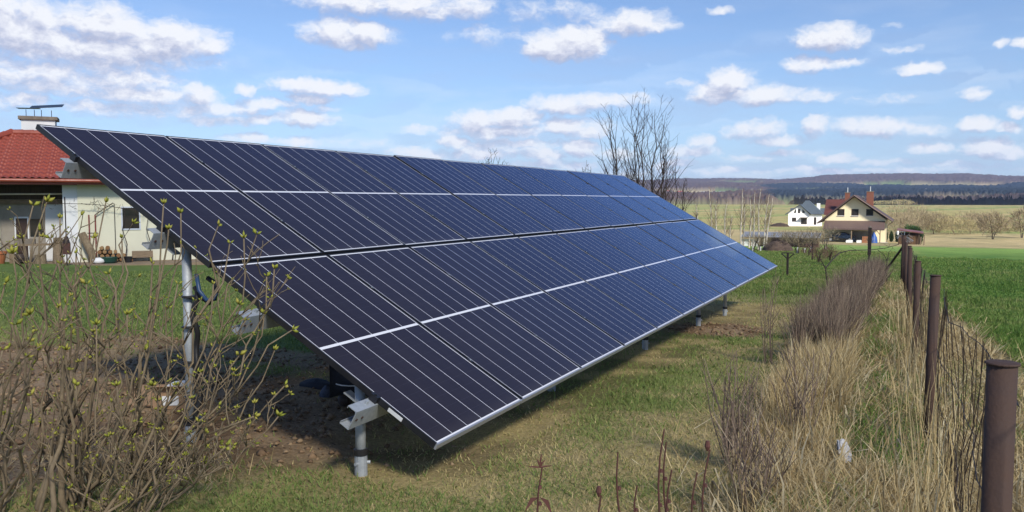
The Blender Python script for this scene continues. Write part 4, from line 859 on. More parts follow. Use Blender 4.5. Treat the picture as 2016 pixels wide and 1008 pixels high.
def crown_tree(name, px, pyb, dep, wpx, hpx, label, mat, cat='tree', n_=2600, stems=4, seedv=0, trunkmat=barkd, group=None, low=.15, wtw=None, trunk_r=None):
    b_ = at_depth(px, pyb, dep); b_[2] = prof(b_[1]) if dep > 45 else gz1(b_[0], b_[1]); k = dep/F; H = hpx*k; rx = wpx*k*.5
    root = thing(name, b_, label, cat, group); rg = np.random.default_rng(seedv)
    mb = MB()
    for i in range(stems):
        a = rg.uniform(0, 6.28); t_ = np.array([math.cos(a)*rx*.6, math.sin(a)*rx*.6, H*rg.uniform(.7, .95)]); r_ = trunk_r or H*.018; s0 = np.array([math.cos(a), math.sin(a), 0])*r_*(1.2 if stems > 1 else 0)
        mid = s0+t_*.45*np.array([.7, .7, 1]); mb.tube([s0+(0, 0, -.15), s0+t_*.2*np.array([.5, .5, 1]), mid, t_], [r_, r_*.8, r_*.55, r_*.15], 6)
        for j in range(5): f = rg.uniform(.2, .8); p0 = s0+t_*f*np.array([.8, .8, 1]); a2 = rg.uniform(0, 6.28); mb.tube([p0, p0+np.array([math.cos(a2)*.6, math.sin(a2)*.6, .8])*H*.22], [r_*.4, r_*.1], 5)
    mb.build('trunk', trunkmat, root)
    V, T = twig_cloud((0, 0, H*(.5+low*.5)), rx, rx, H*(.5-low*.5), n_, wtw or k*.9, H*.13, seedv, base=H*low*.5); o = mesh_np('crown', V, T, mat, root); return root
crown_tree('bare_tree', 1954, 474, 150, 62, 54, 'round bare tree with two dark trunks on the dead grass', twig_g, n_=2000, stems=3, seedv=31, low=.12, wtw=.075)
crown_tree('bare_tree', 2012, 466, 160, 46, 60, 'bare tree cut off by the right edge of the photo', twig_g, n_=1500, stems=2, seedv=32, wtw=.075)
scr = [(1765, 463, 175, 60, 52, twig_g, 'grey scrub right behind the woodshed'), (1800, 462, 185, 60, 50, twig_g, 'bare scrub bush next to the shed scrub, a little taller'), (1838, 463, 180, 44, 40, twig_g, 'scrub bush with a dark upright stem near the middle of the thicket'), (1848, 461, 190, 60, 48, twig_y, 'tall olive grey scrub behind the dark-stemmed bush'),
       (1880, 463, 178, 66, 36, twig_y, 'round olive scrub bush, greenest of the thicket'), (1910, 464, 182, 50, 40, twig_g, 'brown scrub between the olive bush and the round tree'), (1930, 460, 195, 46, 46, twig_g, 'tall thin scrub behind the round bare tree'), (1780, 458, 200, 70, 58, twig_g, 'broad scrub behind the woodshed roof'),
       (1985, 462, 190, 40, 26, twig_y, 'low scrub between the round tree and the right edge'), (1728, 455, 210, 30, 40, twig_g, 'scrub showing right of the yellow house eaves')]
for i, (px, pb, dep, w, h, m_, lab) in enumerate(scr): crown_tree('scrub_bush', px, pb, dep, w*1.45, h*(.86+.1*(i % 3)), lab, m_, 'bush', 2600, 5, 300+i, low=.0, wtw=.06, trunk_r=.04, trunkmat=bark)
far = [(1735, 403, 640, 40, 9, 'pale bare tree on the field crest above the yellow house eaves'), (1775, 403, 640, 52, 11, 'pale bare tree clump on the field crest right of the yellow house')]
for i, (px, pb, dep, w, h, lab) in enumerate(far): crown_tree('bare_tree', px, pb, dep, w, h, lab, twig_y, 'tree', 900, 4, 340+i, low=.02, wtw=.5)
# orchard: whitewashed trunks, twiggy crowns
for i, (px, pb, dep, w, h, tr, lab) in enumerate([(1482, 489, 62, 50, 36, 9, 'orchard tree with whitewashed trunk before the white shed wall'), (1497, 489, 64, 40, 32, 9, 'orchard tree with whitewashed trunk right of the white shed wall'), (1535, 482, 74, 46, 36, 6, 'orchard tree with short white trunk behind the brush heap'),
   (1570, 497, 58, 60, 44, 13, 'orchard tree with the tallest whitewashed trunk, right of the heap'), (1584, 496, 60, 56, 40, 10, 'orchard tree with whitewashed trunk between heap and red shrubs'), (1595, 493, 62, 70, 48, 12, 'wide orchard tree with white trunk behind the second T-post'),
   (1625, 482, 72, 56, 46, 6, 'twiggy orchard tree in front of the carport left end'), (1553, 492, 70, 40, 38, 6, 'slim orchard tree just behind the heap'), (1712, 489, 80, 20, 26, 6, 'young tree with a white tube by the carport post'), (1608, 470, 95, 60, 34, 4, 'dense bare shrub tree before the white house')]):
    r_ = crown_tree('orchard_tree', px, pb, dep, w, h, lab, twig_g, 'tree', 620 if w > 30 else 90, 4, 360+i, low=.30, wtw=dep/F*.5, trunk_r=.035)
    k = dep/F; MB().tube([(0, 0, -.1), (.01, 0, tr*k)], [.055*dep/60, .05*dep/60], 8).build('whitewash', white, r_)
for i, (px, pb, dep, w, h, lab) in enumerate([(1612, 522, 40, 34, 38, 'reddish bare shrub behind the second T-post'), (1634, 514, 43, 36, 36, 'reddish bare shrub at the right end of the shrub row'), (1592, 500, 52, 34, 26, 'brown shrub left of the second T-post')]): crown_tree('bare_shrub', px, pb, dep, w, h, lab, twig_r, 'shrub', 900, 6, 380+i, low=.02, wtw=.014)
for i, (px, pb, dep, w, h, lab) in enumerate([(1645, 450, 150, 22, 26, 'brown shrub at the left corner of the yellow house'),]): crown_tree('bare_shrub', px, pb, dep, w, h, lab, twig_g, 'shrub', 600, 4, 390+i, low=.02, wtw=.1)
# evergreens
ever = MI('evergreen_leaves', [(0, (.018, .040, .014)), (.5, (.035, .075, .022)), (1, (.06, .11, .035))], .7)
everd = MI('thuja_leaves', [(0, (.014, .030, .012)), (.5, (.024, .05, .018)), (1, (.04, .07, .025))], .7)
for i, (px, w, h, lab) in enumerate([(1744, 5, 19, 'dark columnar thuja closest to the yellow house'), (1755, 6, 19, 'dark columnar thuja in the middle of three'), (1767, 8, 20, 'dark columnar thuja next to the woodshed')]):
    b_ = at_depth(px, 471, 128); b_[2] = prof(b_[1]); k = 128/F; root = thing('thuja', b_, lab, 'thuja'); MB().tube([(0, 0, -.2), (0, 0, .5)], .05, 6).build('trunk', barkd, root)
    V, T = twig_cloud((0, 0, h*k*.5), w*k*.5, w*k*.5, h*k*.5, 1500, .10, .22, 400+i, upb=1.2, shell=.6); mesh_np('foliage', V, T, everd, root)
b_ = at_depth(1797, 468, 128); b_[2] = prof(b_[1]); root = thing('evergreen_bush', b_, 'green bushy evergreen rising behind the woodshed roof', 'bush'); MB().tube([(0, 0, -.2), (0, 0, 1.2)], .07, 6).build('trunk', barkd, root)
V, T = twig_cloud((0, 0, 1.35), 1.5, 1.3, 1.25, 3000, .12, .32, 410, upb=.5, shell=.3); mesh_np('foliage', V, T, ever, root)
b_ = at_depth(1811, 480, 116); b_[2] = prof(b_[1]); root = thing('evergreen_bush', b_, 'small dark evergreen at the right side of the woodshed', 'bush'); MB().tube([(0, 0, -.2), (0, 0, .6)], .05, 6).build('trunk', barkd, root)
V, T = twig_cloud((0, 0, .75), .35, .35, .75, 900, .09, .2, 411, upb=.8, shell=.3); mesh_np('foliage', V, T, everd, root)
# grapevines between the posts
def vine(paths, px, py, label):
    dep = D(px, py); o0 = at_depth(px, py, dep); o0[2] = gz1(o0[0], o0[1]); root = thing('grapevine', o0, label, 'vine'); mb = MB(); rg = np.random.default_rng(px)
    for pp, r in paths:
        mb = MB(); pts = [at_depth(a, b, dep+(dd if dd else 0))-o0 for a, b, dd in pp]; mb.tube(pts, np.linspace(r, r*.55, len(pts)), 6)
        for t_ in range(len(pts)-1):
            for j in range(2): p0 = pts[t_]+(pts[t_+1]-pts[t_])*rg.uniform(0, 1); mb.tube([p0, p0+np.array([rg.normal(0, .08), rg.normal(0, .05), rg.uniform(-.12, .12)])], [r*.4, r*.2], 4)
        mb.build('cane', barkd, root)
vine([([(1630, 568, 0), (1627, 545, 0), (1625, 528, 0)], .022), ([(1625, 528, 0), (1618, 515, 0), (1614, 510, 0)], .014), ([(1625, 528, 0), (1640, 510, 1), (1652, 498, 2), (1672, 493, 3), (1715, 492, 4), (1745, 488, 5), (1770, 481, 5)], .017), ([(1630, 545, 0), (1637, 566, 0)], .010)], 1630, 568, 'forked grapevine on the lawn with one long cane along the wire')
vine([([(1747, 566, 0), (1745, 540, 0), (1746, 515, 0), (1742, 503, 0), (1728, 492, 0)], .013), ([(1746, 515, 0), (1750, 497, 0), (1758, 486, 0)], .010)], 1747, 566, 'thin upright grapevine near the fence corner brace')
vine([([(1487, 504, 0), (1492, 492, 0), (1510, 486, 0)], .018), ([(1492, 492, 0), (1478, 488, 0)], .012)], 1492, 510, 'low grapevine stump by the far corner of the array')

# village on the far hillside
vill = [(1290, 372), (1297, 380), (1306, 376), (1318, 384), (1328, 381), (1337, 386), (1385, 386), (1393, 380), (1408, 388), (1421, 386), (1500, 382), (1512, 381), (1571, 387), (1640, 386), (1648, 388), (1822, 389)]
where = ['far-off house with a red roof, leftmost in the hillside village', 'far-off house lower down, second in the hillside village', 'far-off red roofed house behind the leaning tree twigs', 'far-off house beside green field under the wooded ridge', 'far-off house in the village, just left of the sapling tips', 'far-off house at the dark tree belt, right end of the village',
         'far-off cream house left of the tall lone birch', 'far-off house above the cream house near the lone birch', 'far-off long house right of the lone birch', 'far-off cream house right of the long house', 'far-off white house between the birch tops', 'far-off white house right of the birch tops', 'far-off white house above the white farmhouse', 'far-off white house in the dark wood left of the brick chimney', 'far-off low white house in the dark wood by the brick chimney', 'far-off small house in dark wood on the right']
for i, ((px, py), lab) in enumerate(zip(vill, where)):
    a_ = px_az(px); e_t = (393-py)/F; rs_ = np.linspace(1000, 2900, 400); hz_, hx_, hy_ = hill_z(np.full(400, a_), rs_); el = (hz_-CAMZ)/(rs_*np.cos(a_+YAW)); j = int(np.argmax(el > e_t)); q0 = np.array([hx_[j], hy_[j], hz_[j]+(6 if py > 384 and px > 1450 else 2)])
    w, d_, h = rng.uniform(9, 14), 8, rng.uniform(4, 6); root = thing('house', q0, lab, 'house', rz=rng.uniform(-.5, .5))
    MB().box(-w/2, w/2, -d_/2, d_/2, -14, h).build('wall', plaster_w if i > 5 else plaster_c, root); MB().prism([(-d_/2-.5, h-.2), (d_/2+.5, h-.2), (0, h+3.6)], 'x', -w/2-.5, w/2+.5).build('roof', redroof if i < 6 else cor, root)
# ---------------------------------------------------------------- lilac shrubs in front
def lilac(base_px, tips, label, seedv, nsub=9, rs=.013):
    """tips: (px, py, depth); stems curve up from the base and carry opposite side shoots with opening buds"""
    rg = np.random.default_rng(seedv); b_ = np.array([base_px[0], base_px[1], 0.]); b_[2] = gz1(*b_[:2])
    root = thing('lilac_shrub', b_, label, 'shrub'); mb = MB(); BV = []; BT = []; YMAX = 3.46
    def cl(p): p = np.array(p); w = p+b_; w[1] = min(w[1], YMAX) if w[0] > -5.5 else w[1]; return w-b_
    def bud(p, d, s):
        d = d/np.linalg.norm(d); side = np.cross(d, rg.normal(0, 1, 3)); side /= np.linalg.norm(side)
        for sg in (-1, 1, 0):
            if sg == 0 and rg.uniform() < .5: continue
            q_ = d*.75+side*sg*rg.uniform(.5, .9); q_ /= np.linalg.norm(q_); s2 = s*rg.uniform(.7, 1.25); w = np.cross(q_, rg.normal(0, 1, 3)); w /= np.linalg.norm(w); m = p+q_*s2*.5; k = len(BV)
            th = np.cross(q_, w)*s2*.16
            BV.extend([p, m+w*s2*.24, p+q_*s2, m-w*s2*.24, m+th, m-th]); BT.extend([(k, k+1, k+4), (k+1, k+2, k+4), (k+2, k+3, k+4), (k+3, k, k+4), (k+1, k, k+5), (k+2, k+1, k+5), (k+3, k+2, k+5), (k, k+3, k+5)])
    def path(a, b2, bow, k, up=0.):
        d = b2-a; L = np.linalg.norm(d); off = rg.normal(0, 1, 3)*bow*L; t = np.linspace(0, 1, k)
        return [cl(a+d*q_+off*math.sin(math.pi*q_)+np.array([0, 0, up*L])*math.sin(math.pi*q_)+(rg.normal(0, .026*L, 3) if 0 < q_ < 1 else 0)) for q_ in t]
    def shoot(p0, dv, l, r, lev):
        e = p0+dv*l; q_ = path(p0, e, .07, 5); mb.tube(q_, np.linspace(r, r*.55, 5), 5)
        
        if rg.uniform() < .5: bud(q_[-1], q_[-1]-q_[-2]+np.array([0, 0, .01]), rg.uniform(.015, .028))
        for t_ in (2, 3):
            if rg.uniform() < .04: bud(q_[t_], np.array([rg.normal(), rg.normal(), 1.]), .015)
        if lev > 0:
            for j in range(rg.integers(1, 4)):
                i_ = rg.integers(1, 4); a = rg.uniform(0, 6.28); d2 = dv*.8+np.array([math.cos(a), math.sin(a), .5])*.55; shoot(q_[i_], d2/np.linalg.norm(d2), l*rg.uniform(.35, .65), r*.7, lev-1)
    for px, py, dep in tips:
        tip = at_depth(px, py, dep)-b_; L = np.linalg.norm(tip); a0 = rg.uniform(0, 6.28); s0 = np.array([math.cos(a0), math.sin(a0), 0])*rg.uniform(0, .22); s0[2] = -.05
        mid = s0+(tip-s0)*.45*np.array([1.12, 1.12, .92]); q_ = path(s0, mid, .05, 6)+path(mid, tip, .05, 6)[1:]; r_ = rs*rg.uniform(.5, 1.45)*(.5+.32*L); rad = np.linspace(r_, .0035, len(q_)); mb.tube(q_, rad, 6); bud(q_[-1], q_[-1]-q_[-2], .038)
        for j in range(int(nsub*.72*rg.uniform(.7, 1.3))):
            i_ = rg.integers(2, len(q_)-1); d0 = q_[i_+1]-q_[i_] if i_+1 < len(q_) else q_[i_]-q_[i_-1]; d0 = d0/(np.linalg.norm(d0)+1e-9); a = rg.uniform(0, 6.28)
            dv = d0*.7+np.array([math.cos(a), math.sin(a), .25])*.75; dv /= np.linalg.norm(dv); shoot(q_[i_], dv, L*rg.uniform(.10, .26), max(rad[i_]*.5, .0034), 1)
    mb.build('stems', bark, root, smooth=True); tag(mesh_np('buds', np.array(BV), np.array(BT), buds, root), kind='stuff'); return root
lilac((-3.95, 2.35), [(25, 500, 3.5), (65, 405, 3.9), (92, 398, 3.8), (10, 560, 3.6), (45, 470, 4.0), (78, 455, 3.7), (120, 520, 3.9), (30, 640, 3.4), (5, 690, 3.5), (130, 600, 3.7), (-40, 480, 3.8), (-60, 600, 3.7), (60, 780, 3.3)], 'leafless lilac shrub with yellow green buds at the left edge', 501, 8, .011)
lilac((-3.55, 2.55), [(60, 620, 3.8), (130, 690, 3.7), (230, 760, 3.6), (185, 470, 4.1), (100, 470, 4.0), (150, 500, 4.1), (118, 430, 4.1), (208, 400, 4.1), (240, 470, 4.2), (262, 440, 4.2), (170, 560, 3.9), (215, 540, 4.0), (300, 520, 4.1), (190, 640, 3.8), (250, 620, 3.9), (80, 690, 3.7), (285, 690, 3.9), (150, 760, 3.6)], 'leafless lilac shrub with thick trunks in the middle of the group', 502, 8, .015)
lilac((-3.25, 2.62), [(322, 402, 4.1), (332, 452, 4.0), (356, 420, 4.1), (430, 445, 4.05), (452, 480, 4.0), (480, 470, 4.0), (505, 462, 4.0), (540, 530, 4.0), (525, 545, 3.95), (420, 560, 3.9), (575, 650, 4.0), (560, 760, 3.9), (520, 620, 3.95), (548, 820, 3.85), (470, 600, 3.9), (445, 880, 3.5), (350, 560, 4.0), (300, 760, 3.6), (470, 700, 3.7), (540, 690, 3.9), (500, 820, 3.6), (430, 800, 3.6)], 'leafless lilac shrub leaning right across the solar array edge', 503, 8, .008)

# ---------------------------------------------------------------- grass
lawnm = MI('lawn_blades', [(0, (.20, .25, .07)), (.25, (.33, .32, .11)), (.5, (.48, .40, .18)), (.8, (.57, .46, .24)), (1, (.64, .54, .33))], .7, 1.6, .25)
greenm = MI('field_blades', [(0, (.085, .18, .034)), (.35, (.14, .25, .05)), (.65, (.22, .30, .075)), (1, (.40, .39, .16))], .65, .55, .3)
strawm = MI('straw', [(0, (.22, .15, .07)), (.25, (.42, .31, .145)), (.6, (.60, .46, .23)), (.85, (.70, .57, .32)), (1, (.78, .68, .45))], .7, None, .2)
def scatter(n_, dmin, dmax, a0, a1):
    """points on the ground seen by the camera, thinning with distance"""
    u = rng.uniform(0, 1, n_); d = dmin*(dmax/dmin)**u; a = rng.uniform(a0, a1, n_); return d*np.sin(a), d*np.cos(a), d
AZ0, AZ1 = R(-60), R(9)
def add_blades(name, x, y, L, Wd, lean, bend, mat, label, cat, kind='stuff', az=None):
    P = np.stack([x, y, gz(x, y)-.005], 1); V, T = blades(P, L, Wd, lean, bend, az); o = mesh_np(name, V, T, mat); return tag(o, label, cat, kind=kind)
# cut lawn round the array
x, y, d = scatter(330000, 2.6, 26, AZ0, AZ1); sm = soil_mask(x, y); patch = fbm(x*1.3, y*1.3, 81)
under = (np.abs(x+3.7) < 1.5) & (y > 3.6) & (y < 16)
keep = (x < -.75+.3*(patch-.5)) & (rng.uniform(0, 1, len(x)) > np.clip(sm*1.1, 0, .93)) & (rng.uniform(0, 1, len(x)) < np.where(under, .35, 1.)*(.45+.75*patch)); x, y, d = x[keep], y[keep], d[keep]; n_ = len(x)
gr = fbm(x*.45, y*.45, 41)*.6+fbm(x*2.2, y*2.2, 42)*.4
lawngm = MI('lawn_green', [(0, (.125, .20, .052)), (.5, (.20, .26, .07)), (.85, (.28, .31, .105)), (1, (.37, .36, .16))], .7, 1.2, .25)
isg = (gr > rng.normal(.585-.14*(y < 3.6), .09, n_)) | (x < -5.2) | (y > 17)
L = rng.uniform(.018, .05, n_)*(1+.5*isg)*(1+d*.02); Wd = .0024+.0009*d*rng.uniform(.6, 1.2, n_)
for sel, m_, nm, lab in ((isg, lawngm, 'green_grass', 'short green grass in the lawn around the array'), (~isg, lawnm, 'dry_grass', 'short trampled yellowish lawn grass beside the array')):
    add_blades(nm, x[sel], y[sel], L[sel]*(.85 if nm == 'dry_grass' else .9), Wd[sel], rng.uniform(.35, .97, sel.sum()), rng.uniform(0, .4, sel.sum()), m_, lab, 'grass')
# green field beyond the fence
x, y, d = scatter(150000, 3.5, 60, R(-1), AZ1); keep = (x > .8+.28*(1-sst(y, 8, 18))+.5*(fbm(x*.8, y*.8, 83)-.3)) & (x < 16); x, y, d = x[keep], y[keep], d[keep]; n_ = len(x); cl_ = fbm(x*1.1, y*1.1, 84)
add_blades('field_grass', x, y, rng.uniform(.05, .13, n_)*(.25+2.4*cl_**2), .003+.0010*d*rng.uniform(.5, 1.2, n_), rng.uniform(.05, .7, n_), rng.uniform(0, .6, n_), greenm, 'lush green grass of the field beyond the fence', 'grass')
x, y, d = scatter(90000, 20, 75, R(-13), R(1)); keep = (x < .6) & ~((np.hypot(x+.8, (y-18)*.1) < .5)) & ((np.abs(x+3.15+.055*(y-28)) > .55*fbm(x*2, y*.6, 47)-.1) | (y < 28.5) | (y > 40) | (rng.uniform(0, 1, len(x)) < .35)); x, y, d = x[keep], y[keep], d[keep]; n_ = len(x); cl_ = fbm(x*.8, y*.8, 82)
add_blades('orchard_grass', x, y, rng.uniform(.05, .11, n_)*(.5+1.1*cl_), .003+.0011*d*rng.uniform(.5, 1.2, n_), rng.uniform(.05, .7, n_), rng.uniform(0, .6, n_), MI('orchard_blades', [(0, (.11, .20, .042)), (.4, (.17, .26, .06)), (.7, (.26, .29, .09)), (1, (.42, .37, .19))], .65, .5, .3), 'longer green grass between the array and the orchard', 'grass')
# dead grass along the fence: matted, and standing in clumps
def strip(n_, y0, y1, pw=1.7):
    y = y0+(y1-y0)*rng.uniform(0, 1, n_)**pw; return y
y = strip(46000, 1.6, 26); x = rng.normal(.12, .42, len(y))*(1.35-.6*sst(y, 8, 18)); cl_ = fbm(x*2.1, y*1.6, 85); keep = (rng.uniform(0, 1, len(y)) < np.where((x < .02) & (x > -.4) & (y > 6), .12, .2)+sst(cl_, .3, .7)) & (np.abs(x) < 1.4); x, y = x[keep], y[keep]
xr = rng.uniform(.22, 1.0, 17000); yr_ = 2.6+11*rng.uniform(0, 1, 17000)**1.5; kr = fbm(xr*2.4+8, yr_*1.8, 88) > .34; x = np.concatenate([x, xr[kr]]); y = np.concatenate([y, yr_[kr]]); n_ = len(x)
add_blades('matted_straw', x, y, rng.uniform(.10, .36, n_), .0025+.0007*y*rng.uniform(.6, 1.2, n_), np.clip(rng.normal(.86, .16, n_), .2, .99), rng.uniform(0, .3, n_), strawm, 'matted dead straw lying along the wire fence', 'dead grass')
# standing straw left of the path, running up to the hedge
y = 4.3+7.5*rng.uniform(0, 1, 20000)**1.4; x = -.60+rng.uniform(-.24, .24, len(y))+rng.normal(0, .05, len(y))-.03*(y-6); keep = fbm(x*2.4, y*1.7, 86) > .38+.08*(y < 5.0)+.04*(y > 8); x, y = x[keep], y[keep]; n_ = len(x); hgt = (.14+.25*sst(y, 4.6, 6.4))*rng.uniform(.45, 1.2, n_)
add_blades('standing_straw', x, y, hgt, .0032+.0006*y*rng.uniform(.4, 1.6, n_), np.clip(np.abs(rng.normal(.18, .28, n_)), 0, .97), np.where(rng.uniform(0, 1, n_) < .3, rng.uniform(.7, 1.2, n_), rng.uniform(0, .5, n_)), strawm, 'tall pale dead grass standing before the bare hedge', 'dead grass')
y = 2.9+rng.uniform(0, 1, 6500)*2.0; x = -.22+rng.uniform(-.42, .45, len(y)); n_ = len(x)
add_blades('fallen_straw', x, y, rng.uniform(.10, .34, n_), rng.uniform(.003, .006, n_), np.clip(rng.normal(.82, .2, n_), .05, .98), rng.uniform(0, .3, n_), strawm, 'fallen pale dead grass in the near right corner', 'dead grass')
yb_ = 3.0+5.5*rng.uniform(0, 1, 950)**1.2; xb_ = np.where(rng.uniform(0, 1, 950) < .6, rng.uniform(-.85, -.25, 950), rng.uniform(-.2, .9, 950))
add_blades('reed_leaves', xb_, yb_, rng.uniform(.14, .4, 950), rng.uniform(.006, .012, 950)+.0006*yb_, np.abs(rng.normal(.35, .35, 950)).clip(0, .97), rng.uniform(.2, 1.3, 950), MI('reed_leaf', [(0, (.32, .24, .13)), (.5, (.48, .39, .23)), (1, (.62, .54, .36))], .6, None, .25), 'broad pale bent reed leaves among the straw', 'dead grass')
# tall single straws along the fence wire
y = rng.uniform(2.5, 14, 420); x = .16+rng.normal(0, .10, 420); add_blades('tall_straw', x, y, rng.uniform(.35, .85, 420), .004+.0004*y, np.abs(rng.normal(.1, .1, 420)), rng.uniform(0, .3, 420), strawm, 'single tall dry stalks caught in the wire fence', 'dead grass')
# green tufts among the straw
y = strip(22000, 2.4, 26, 1.3); x = rng.uniform(-.55, 1.0, len(y)); keep = fbm(x*2.0+30, y*1.3, 87) > np.where((x < .02) & (y > 6), .44, .56); x, y = x[keep], y[keep]; n_ = len(x)
add_blades('green_tufts', x, y, rng.uniform(.07, .20, n_), .004+.0006*y, rng.uniform(.1, .7, n_), rng.uniform(.1, .6, n_), greenm, 'fresh green tufts pushing through the straw by the fence', 'grass')
# dry weeds at the foot of the lilacs
x = rng.uniform(-4.6, -3.2, 900); y = 2.5+rng.uniform(0, 1.0, 900); keep = y < 3.5; n_ = keep.sum(); add_blades('dry_weeds', x[keep], y[keep], rng.uniform(.05, .26, n_), rng.uniform(.003, .006, n_), np.clip(rng.normal(.75, .25, n_), 0, .98), rng.uniform(0, .5, n_), strawm, 'tangled dry weeds under the lilac shrubs', 'dead grass')
# clods on the bare soil
soilm = MI('clods', [(0, (.14, .09, .055)), (.5, (.23, .155, .095)), (1, (.31, .225, .14))], .95)
x = rng.uniform(-10, -1.6, 30000); y = rng.uniform(2.2, 13, 30000); keep = rng.uniform(0, 1, 30000) < np.clip(soil_mask(x, y), 0, 1)**2*.8; x, y = x[keep], y[keep]; n_ = len(x); s_ = rng.uniform(.006, .030, n_)*rng.uniform(.5, 1.3, n_)
OCT = np.array([(1, 0, 0), (-1, 0, 0), (0, 1, 0), (0, -1, 0), (0, 0, 1), (0, 0, -1)], float); OT = np.array([(0, 2, 4), (2, 1, 4), (1, 3, 4), (3, 0, 4), (2, 0, 5), (1, 2, 5), (3, 1, 5), (0, 3, 5)])
V = (OCT[None]*rng.uniform(.6, 1.3, (n_, 6, 1))*s_[:, None, None]*np.array([1.2, 1., .7])+np.stack([x, y, gz(x, y)+s_*.2], 1)[:, None]).reshape(-1, 3); T = (np.arange(n_)[:, None, None]*6+OT[None]).reshape(-1, 3)
tag(mesh_np('soil_clods', V, T, soilm), 'loose crumbly clods scattered over the bare brown soil', 'soil', kind='stuff')

# ---------------------------------------------------------------- bare hedge and other stems
hedgem = MI('hedge_twigs', [(0, (.09, .064, .052)), (.35, (.16, .115, .090)), (.7, (.27, .20, .15)), (1, (.44, .35, .24))], .85)
def hedge(y0, y1, n_, label, x0=-.78, w=.26, h0=.62, h1=.86):
    y = rng.uniform(y0, y1, n_); x = x0+.004*(y-8)+rng.uniform(-1, 1, n_)*w*(.55+.75*fbm(y*1.3, y*0, 91)); k_ = fbm(x*3.1, y*1.4, 93) > .40; x, y = x[k_], y[k_]; n_ = len(x); h = (h0+(h1-h0)*rng.uniform(0, 1, n_)**2)*(.55+.85*fbm(x*1.8, y*1.2, 92))
    z0 = rng.uniform(0, .45, n_)*h*rng.integers(0, 2, n_); P = np.stack([x, y, gz(x, y)+z0-.02], 1); V, T = blades(P, h-z0, .0022+.00042*y*rng.uniform(.7, 1.2, n_), np.abs(rng.normal(.20, .24, n_)).clip(0, .95), rng.uniform(-.2, .35, n_))
    o = mesh_np('bare_hedge', V, T, hedgem); return tag(o, label, 'hedge')
hedge(8.6, 17, 15000, 'nearer half of the low bare twiggy hedge beside the fence'); hedge(17.05, 25.6, 9000, 'farther half of the low bare twiggy hedge, ending by the tall post')
def dry_bush(x, y, n_, h, sp, label, seedv):
    rg = np.random.default_rng(seedv); b_ = np.array([x, y, gz1(x, y)]); root = thing('dry_bush', b_, label, 'bush'); mb = MB()
    for i in range(n_):
        a = rg.uniform(0, 6.28); t_ = np.array([math.cos(a)*sp*rg.uniform(.2, 1), math.sin(a)*sp*rg.uniform(.2, 1), h*rg.uniform(.55, 1.1)]); m_ = t_*.5+rg.normal(0, .03, 3); mb.tube([np.array([math.cos(a)*.04, math.sin(a)*.04, -.03]), m_, t_], [.0042, .0033, .0018], 5)
        for j in range(5): f = rg.uniform(.3, .95); p0 = t_*f; a2 = rg.uniform(0, 6.28); mb.tube([p0, p0+np.array([math.cos(a2)*.5, math.sin(a2)*.5, .8])*rg.uniform(.06, .2)], [.0022, .0012], 4)
    mb.build('stems', hedgem, root)
dry_bush(-.84, 4.75, 26, .62, .20, 'dark twiggy dry bush at the left edge of the straw, nearest the camera', 601); dry_bush(-.60, 3.9, 20, .42, .22, 'low dark dry twigs in the straw near the bottom edge', 602); dry_bush(-.55, 5.4, 18, .62, .2, 'dark dry bush in the straw just behind the white bag', 603); dry_bush(-1.25, 9.0, 10, 1.0, .12, 'few tall dark dry stalks at the hedge near end', 604)
# reddish dry stalks rising at the bottom edge
stalkm = M('red_brown_stalk', (.12, .045, .035), (.075, .03, .026), 10, .7); deadleaf = M('dead_leaf', (.15, .06, .045), (.10, .04, .035), 8, .75)
def stalk(px, pyt, dep, lean, label, head=None):
    pb = 1060; b_ = at_depth(px-lean, pb, dep); b_[2] = gz1(b_[0], b_[1]); root = thing('dry_stalk', b_, label, 'stalk'); t_ = at_depth(px, pyt, dep)-b_
    pts = [t_*f+np.array([.012*math.sin(7*f), .01*math.cos(5*f), 0])*f for f in np.linspace(0, 1, 7)]; mb = MB(); mb.tube(pts, np.linspace(.0055, .0028, 7), 6)
    for f in (.35, .55, .75): p0 = t_*f; mb.tube([p0, p0+np.array([.0, 0, .012])], [.008, .005], 6)
    mb.build('stem', stalkm, root)
    if head == 'leaves':
        for (dx, dz, l) in ((-.75, -.75, .075), (.6, -.9, .08)):
            p0 = t_*.80; mb = MB(); e = p0+CR*dx*l+np.array([0, 0, dz*l]); m_ = (p0+e)/2+np.array([0, 0, .02]); s_ = np.cross(e-p0, CF); s_ = s_/np.linalg.norm(s_)*.008
            mb.q(p0, m_+s_, e, m_-s_); mb.q(p0+CF*.004, m_+s_+CF*.005, e, m_-s_+CF*.005); mb.build('leaf', deadleaf, root)
        mb = MB()
        for dx, dz in ((-.042, .002), (.040, .006), (-.012, .030), (.006, .048), (.018, .026)): mb.tube([t_, t_+CR*dx*.5+np.array([0, 0, dz*.7]), t_+CR*dx+np.array([0, 0, dz])], [.0028, .0034, .001], 5)
        mb.build('shoot_star', deadleaf, root); MB().tube([t_*.86, t_*.88], [.008, .006], 6).build('bud', deadleaf, root)
    elif head == 'pod': mb = MB(); mb.tube([t_-np.array([0, 0, .005]), t_+np.array([0, 0, .012]), t_+np.array([0, 0, .032])], [.004, .011, .007], 7); mb.build('seed_pod', deadleaf, root)
stalk(1063, 920, 2.9, 0, 'reddish dry stalk with two drooping dead leaves and a star of shoots', 'leaves'); stalk(1179, 975, 2.9, -8, 'short dry stalk with a dark pod right of the leafy stalk', 'pod')
stalk(1212, 890, 3.0, -30, 'thin bare stalk leaning left in the middle of the lower edge'); stalk(1303, 845, 3.0, 4, 'tallest reddish stalk of the middle group, forked at the tip'); stalk(1307, 870, 3.05, -16, 'reddish stalk leaning left beside the tallest one'); stalk(1318, 925, 3.0, 2, 'short upright stalk right of the tallest stalk')
